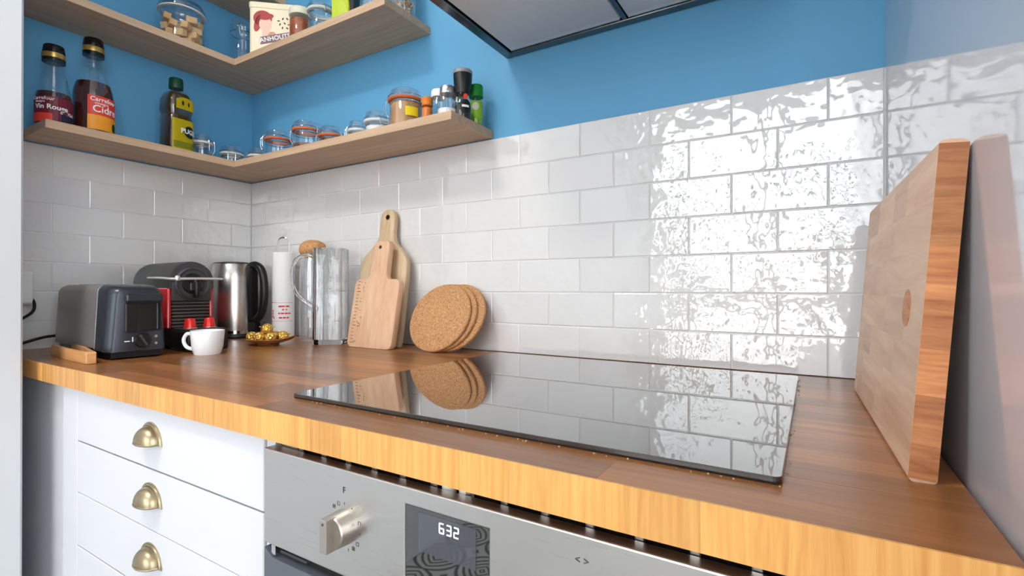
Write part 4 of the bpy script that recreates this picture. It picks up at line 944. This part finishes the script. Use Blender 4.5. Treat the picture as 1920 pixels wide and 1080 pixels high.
# body with a straight handle: walk the outline and insert the handle between the two top corners
top_r = [p for p in out if p[0] > 0 and p[1] > 0.09]; top_l = [p for p in out if p[0] < 0 and p[1] > 0.09]
bot_l = [p for p in out if p[0] < 0 and p[1] <= 0.09]; bot_r = [p for p in out if p[0] > 0 and p[1] <= 0.09]
hnd = [(0.042, 0.178), (0.034, 0.181), (0.029, 0.190), (0.0265, 0.265), (0.024, 0.274), (0.018, 0.279), (-0.018, 0.279), (-0.024, 0.274), (-0.0265, 0.265), (-0.029, 0.190), (-0.034, 0.181), (-0.042, 0.178)]
full = bot_r+top_r+hnd+top_l+bot_l
mb = obj('board', prism(full, 0.0, 0.019, 0.0035, 2), 'beech', t, smooth=True, sharp=0.7)
obj('hole_ring', lathe([(0, 0), (0.0048, 0), (0.0048, 0.0008), (0, 0.0008)], 14), 'hole', t, (-0.004, -0.0004, 0.262), (-PI/2, 0, 0))
rm = random.Random(6)
for i in range(19):
    z = 0.012+i*0.0088; ln = 0.009 if i % 5 else 0.015
    obj('ruler_mark', box(-0.066, -0.066+ln*rm.uniform(0.6, 1), -0.0004, 0.0006, z, z+0.0012), 'hole', t)
for i in range(26):
    z = rm.uniform(0.012, 0.172); x = rm.uniform(-0.055, -0.040)
    obj('ruler_mark', box(x, x+rm.uniform(0.0012, 0.003), -0.0004, 0.0006, z, z+rm.uniform(0.001, 0.0022)), 'hole', t)

# ------------------------------------------------------------------ cork trivets
CR = 0.0875
la = math.radians(26)
for i, (dx, lab) in enumerate(((0.0, 'frontmost round cork trivet, its whole face showing'), (0.010, 'middle round cork trivet of the leaning three'), (0.026, 'rearmost round cork trivet, against the tiles'))):
    th = 0.0095; off = i*(th+0.0006)
    t_ = obj('cork_trivet', lathe([(0, -th/2), (CR-0.002, -th/2), (CR, -th/2+0.002), (CR, th/2-0.002), (CR-0.002, th/2), (0, th/2)], 64), 'cork', smooth=True, sharp=0.9)
    tag(t_, lab, 'trivet', 'round cork trivets leaning on the tiles')
    # disc axis tilted back from horizontal
    yb = -0.106+off/math.cos(la); 
    t_.location = (0.886+dx, yb+CR*math.sin(la)+0.0, K+CR*math.cos(la)+th/2*math.sin(la))
    t_.rotation_euler = (PI/2-la, 0, 0)

# ------------------------------------------------------------------ big board against the right panel
bh, bt_, y0_, y1_ = 0.264, 0.0182, -0.510, -0.118
lean3 = math.atan2(0.0195, bh)
t = thing('chopping_board', 'thick beech block chopping board propped against the glossy side panel', 'cutting board', (1.7155, -0.510, K), rot=(0, lean3, math.radians(1.6)))
nb = 7; zc_ = [0, 0.030, 0.068, 0.104, 0.142, 0.183, 0.220, bh]
bl_ = y1_-y0_; rb_ = random.Random(17)
obj('core', box(0.003, bt_-0.003, 0.004, bl_-0.004, 0.004, bh-0.004), 'board_block', t)
for i in range(nb):
    z0, z1 = zc_[i], zc_[i+1]; yy = 0.0
    # end-grain cap at the near end
    first = True
    cuts = [0.0, 0.0021]
    ys = [0.0]; 
    while ys[-1] < bl_-0.12: ys.append(ys[-1]+rb_.choice((0.07, 0.11, 0.16, 0.2)))
    ys.append(bl_)
    for a, c in zip(ys, ys[1:]):
        b = box(0.0, bt_, a, c, z0, z1)
        # round the outer corners of the board
        es = []
        for e in b.edges:
            p, q = e.verts[0].co, e.verts[1].co
            if (i == 0 and abs(p.z-z0) < 1e-6 and abs(q.z-z0) < 1e-6) or (i == nb-1 and abs(p.z-z1) < 1e-6 and abs(q.z-z1) < 1e-6):
                if abs(p.x-q.x) < 1e-6: es.append(e)
        if es: bmesh.ops.bevel(b, geom=es, offset=0.0045, segments=3, affect='EDGES', profile=0.5)
        obj('block', b, 'board_block', t)
    # the near end shows end grain
    b = box(0.0002, bt_-0.0002, -0.0012, 0.0004, z0+(0.003 if i == 0 else 0), z1-(0.003 if i == nb-1 else 0), 0.0)
    obj('end_grain_block', b, 'end_grain', t)
hb = prism(ell(0.064, 0.133, 0.017, 0.0165, 20), -0.0008, 0.0004); hb.transform(Matrix.Rotation(PI/2, 4, 'Z'))
ho = obj('hand_hole', hb, 'end_grain', t)

# ------------------------------------------------------------------ wooden tongs
t = thing('wooden_tongs', 'pale wooden toast tongs lying at the worktop edge before the toaster', 'tongs', (0.432, -0.590, K), math.radians(173))
for s in (-1, 1):
    pts = [(0, s*0.0045), (0.05, s*0.008), (0.12, s*0.014), (0.235, s*0.017)]
    b = bmesh.new(); top = []
    for x, y in pts:
        top.append([b.verts.new((x, y-0.0032, 0.0005)), b.verts.new((x, y+0.0032, 0.0005)), b.verts.new((x, y+0.0032, 0.0235)), b.verts.new((x, y-0.0032, 0.0235))])
    for A, B in zip(top, top[1:]):
        for i in range(4): b.faces.new((A[i], A[(i+1) % 4], B[(i+1) % 4], B[i]))
    b.faces.new(top[0]); b.faces.new(top[-1]); obj('arm', b, 'tongs', t)
obj('joint_block', box(-0.004, 0.022, -0.0085, 0.0085, 0.0, 0.024, 0.002, 2), 'tongs', t)

# ------------------------------------------------------------------ socket and cables on the left wall
t = thing('wall_socket', 'white double wall socket beside the white entrance wall', 'socket', (0.0005, -0.600, K+0.150))
obj('housing', box(0.0, 0.030, -0.034, 0.034, -0.041, 0.041, 0.004, 2), 'white_plastic', t)
obj('cover', box(0.0302, 0.040, -0.031, 0.031, -0.038, 0.038, 0.004, 2), 'white_plastic', t)
for x, pts in (((0), [(0.026, -0.605, 0.112), (0.030, -0.606, 0.085), (0.028, -0.612, 0.050), (0.022, -0.625, 0.02), (0.015, -0.64, 0.0035)]),):
    tag(obj('power_cable', tube([(p[0], p[1], K+p[2]) for p in curve(pts, 5)], 0.0034, 8), 'cable', smooth=True), 'straight black cable hanging from the wall socket', 'cable', 'black power cables')
tag(obj('power_cable', tube([(p[0], p[1], K+p[2]) for p in curve([(0.032, -0.572, 0.128), (0.040, -0.568, 0.112), (0.040, -0.572, 0.092), (0.030, -0.594, 0.072), (0.020, -0.62, 0.05)], 5)], 0.0032, 8), 'cable', smooth=True), 'curved black cable looping under the wall socket', 'cable', 'black power cables')
tag(obj('power_cable', tube([(p[0], p[1], K+p[2]) for p in curve([(0.020, -0.640, 0.006), (0.024, -0.60, 0.013), (0.040, -0.55, 0.030), (0.075, -0.52, 0.034), (0.094, -0.515, 0.036)], 5)], 0.0034, 8), 'cable', smooth=True), 'black cable running along the worktop into the back of the toaster', 'cable', 'black power cables')
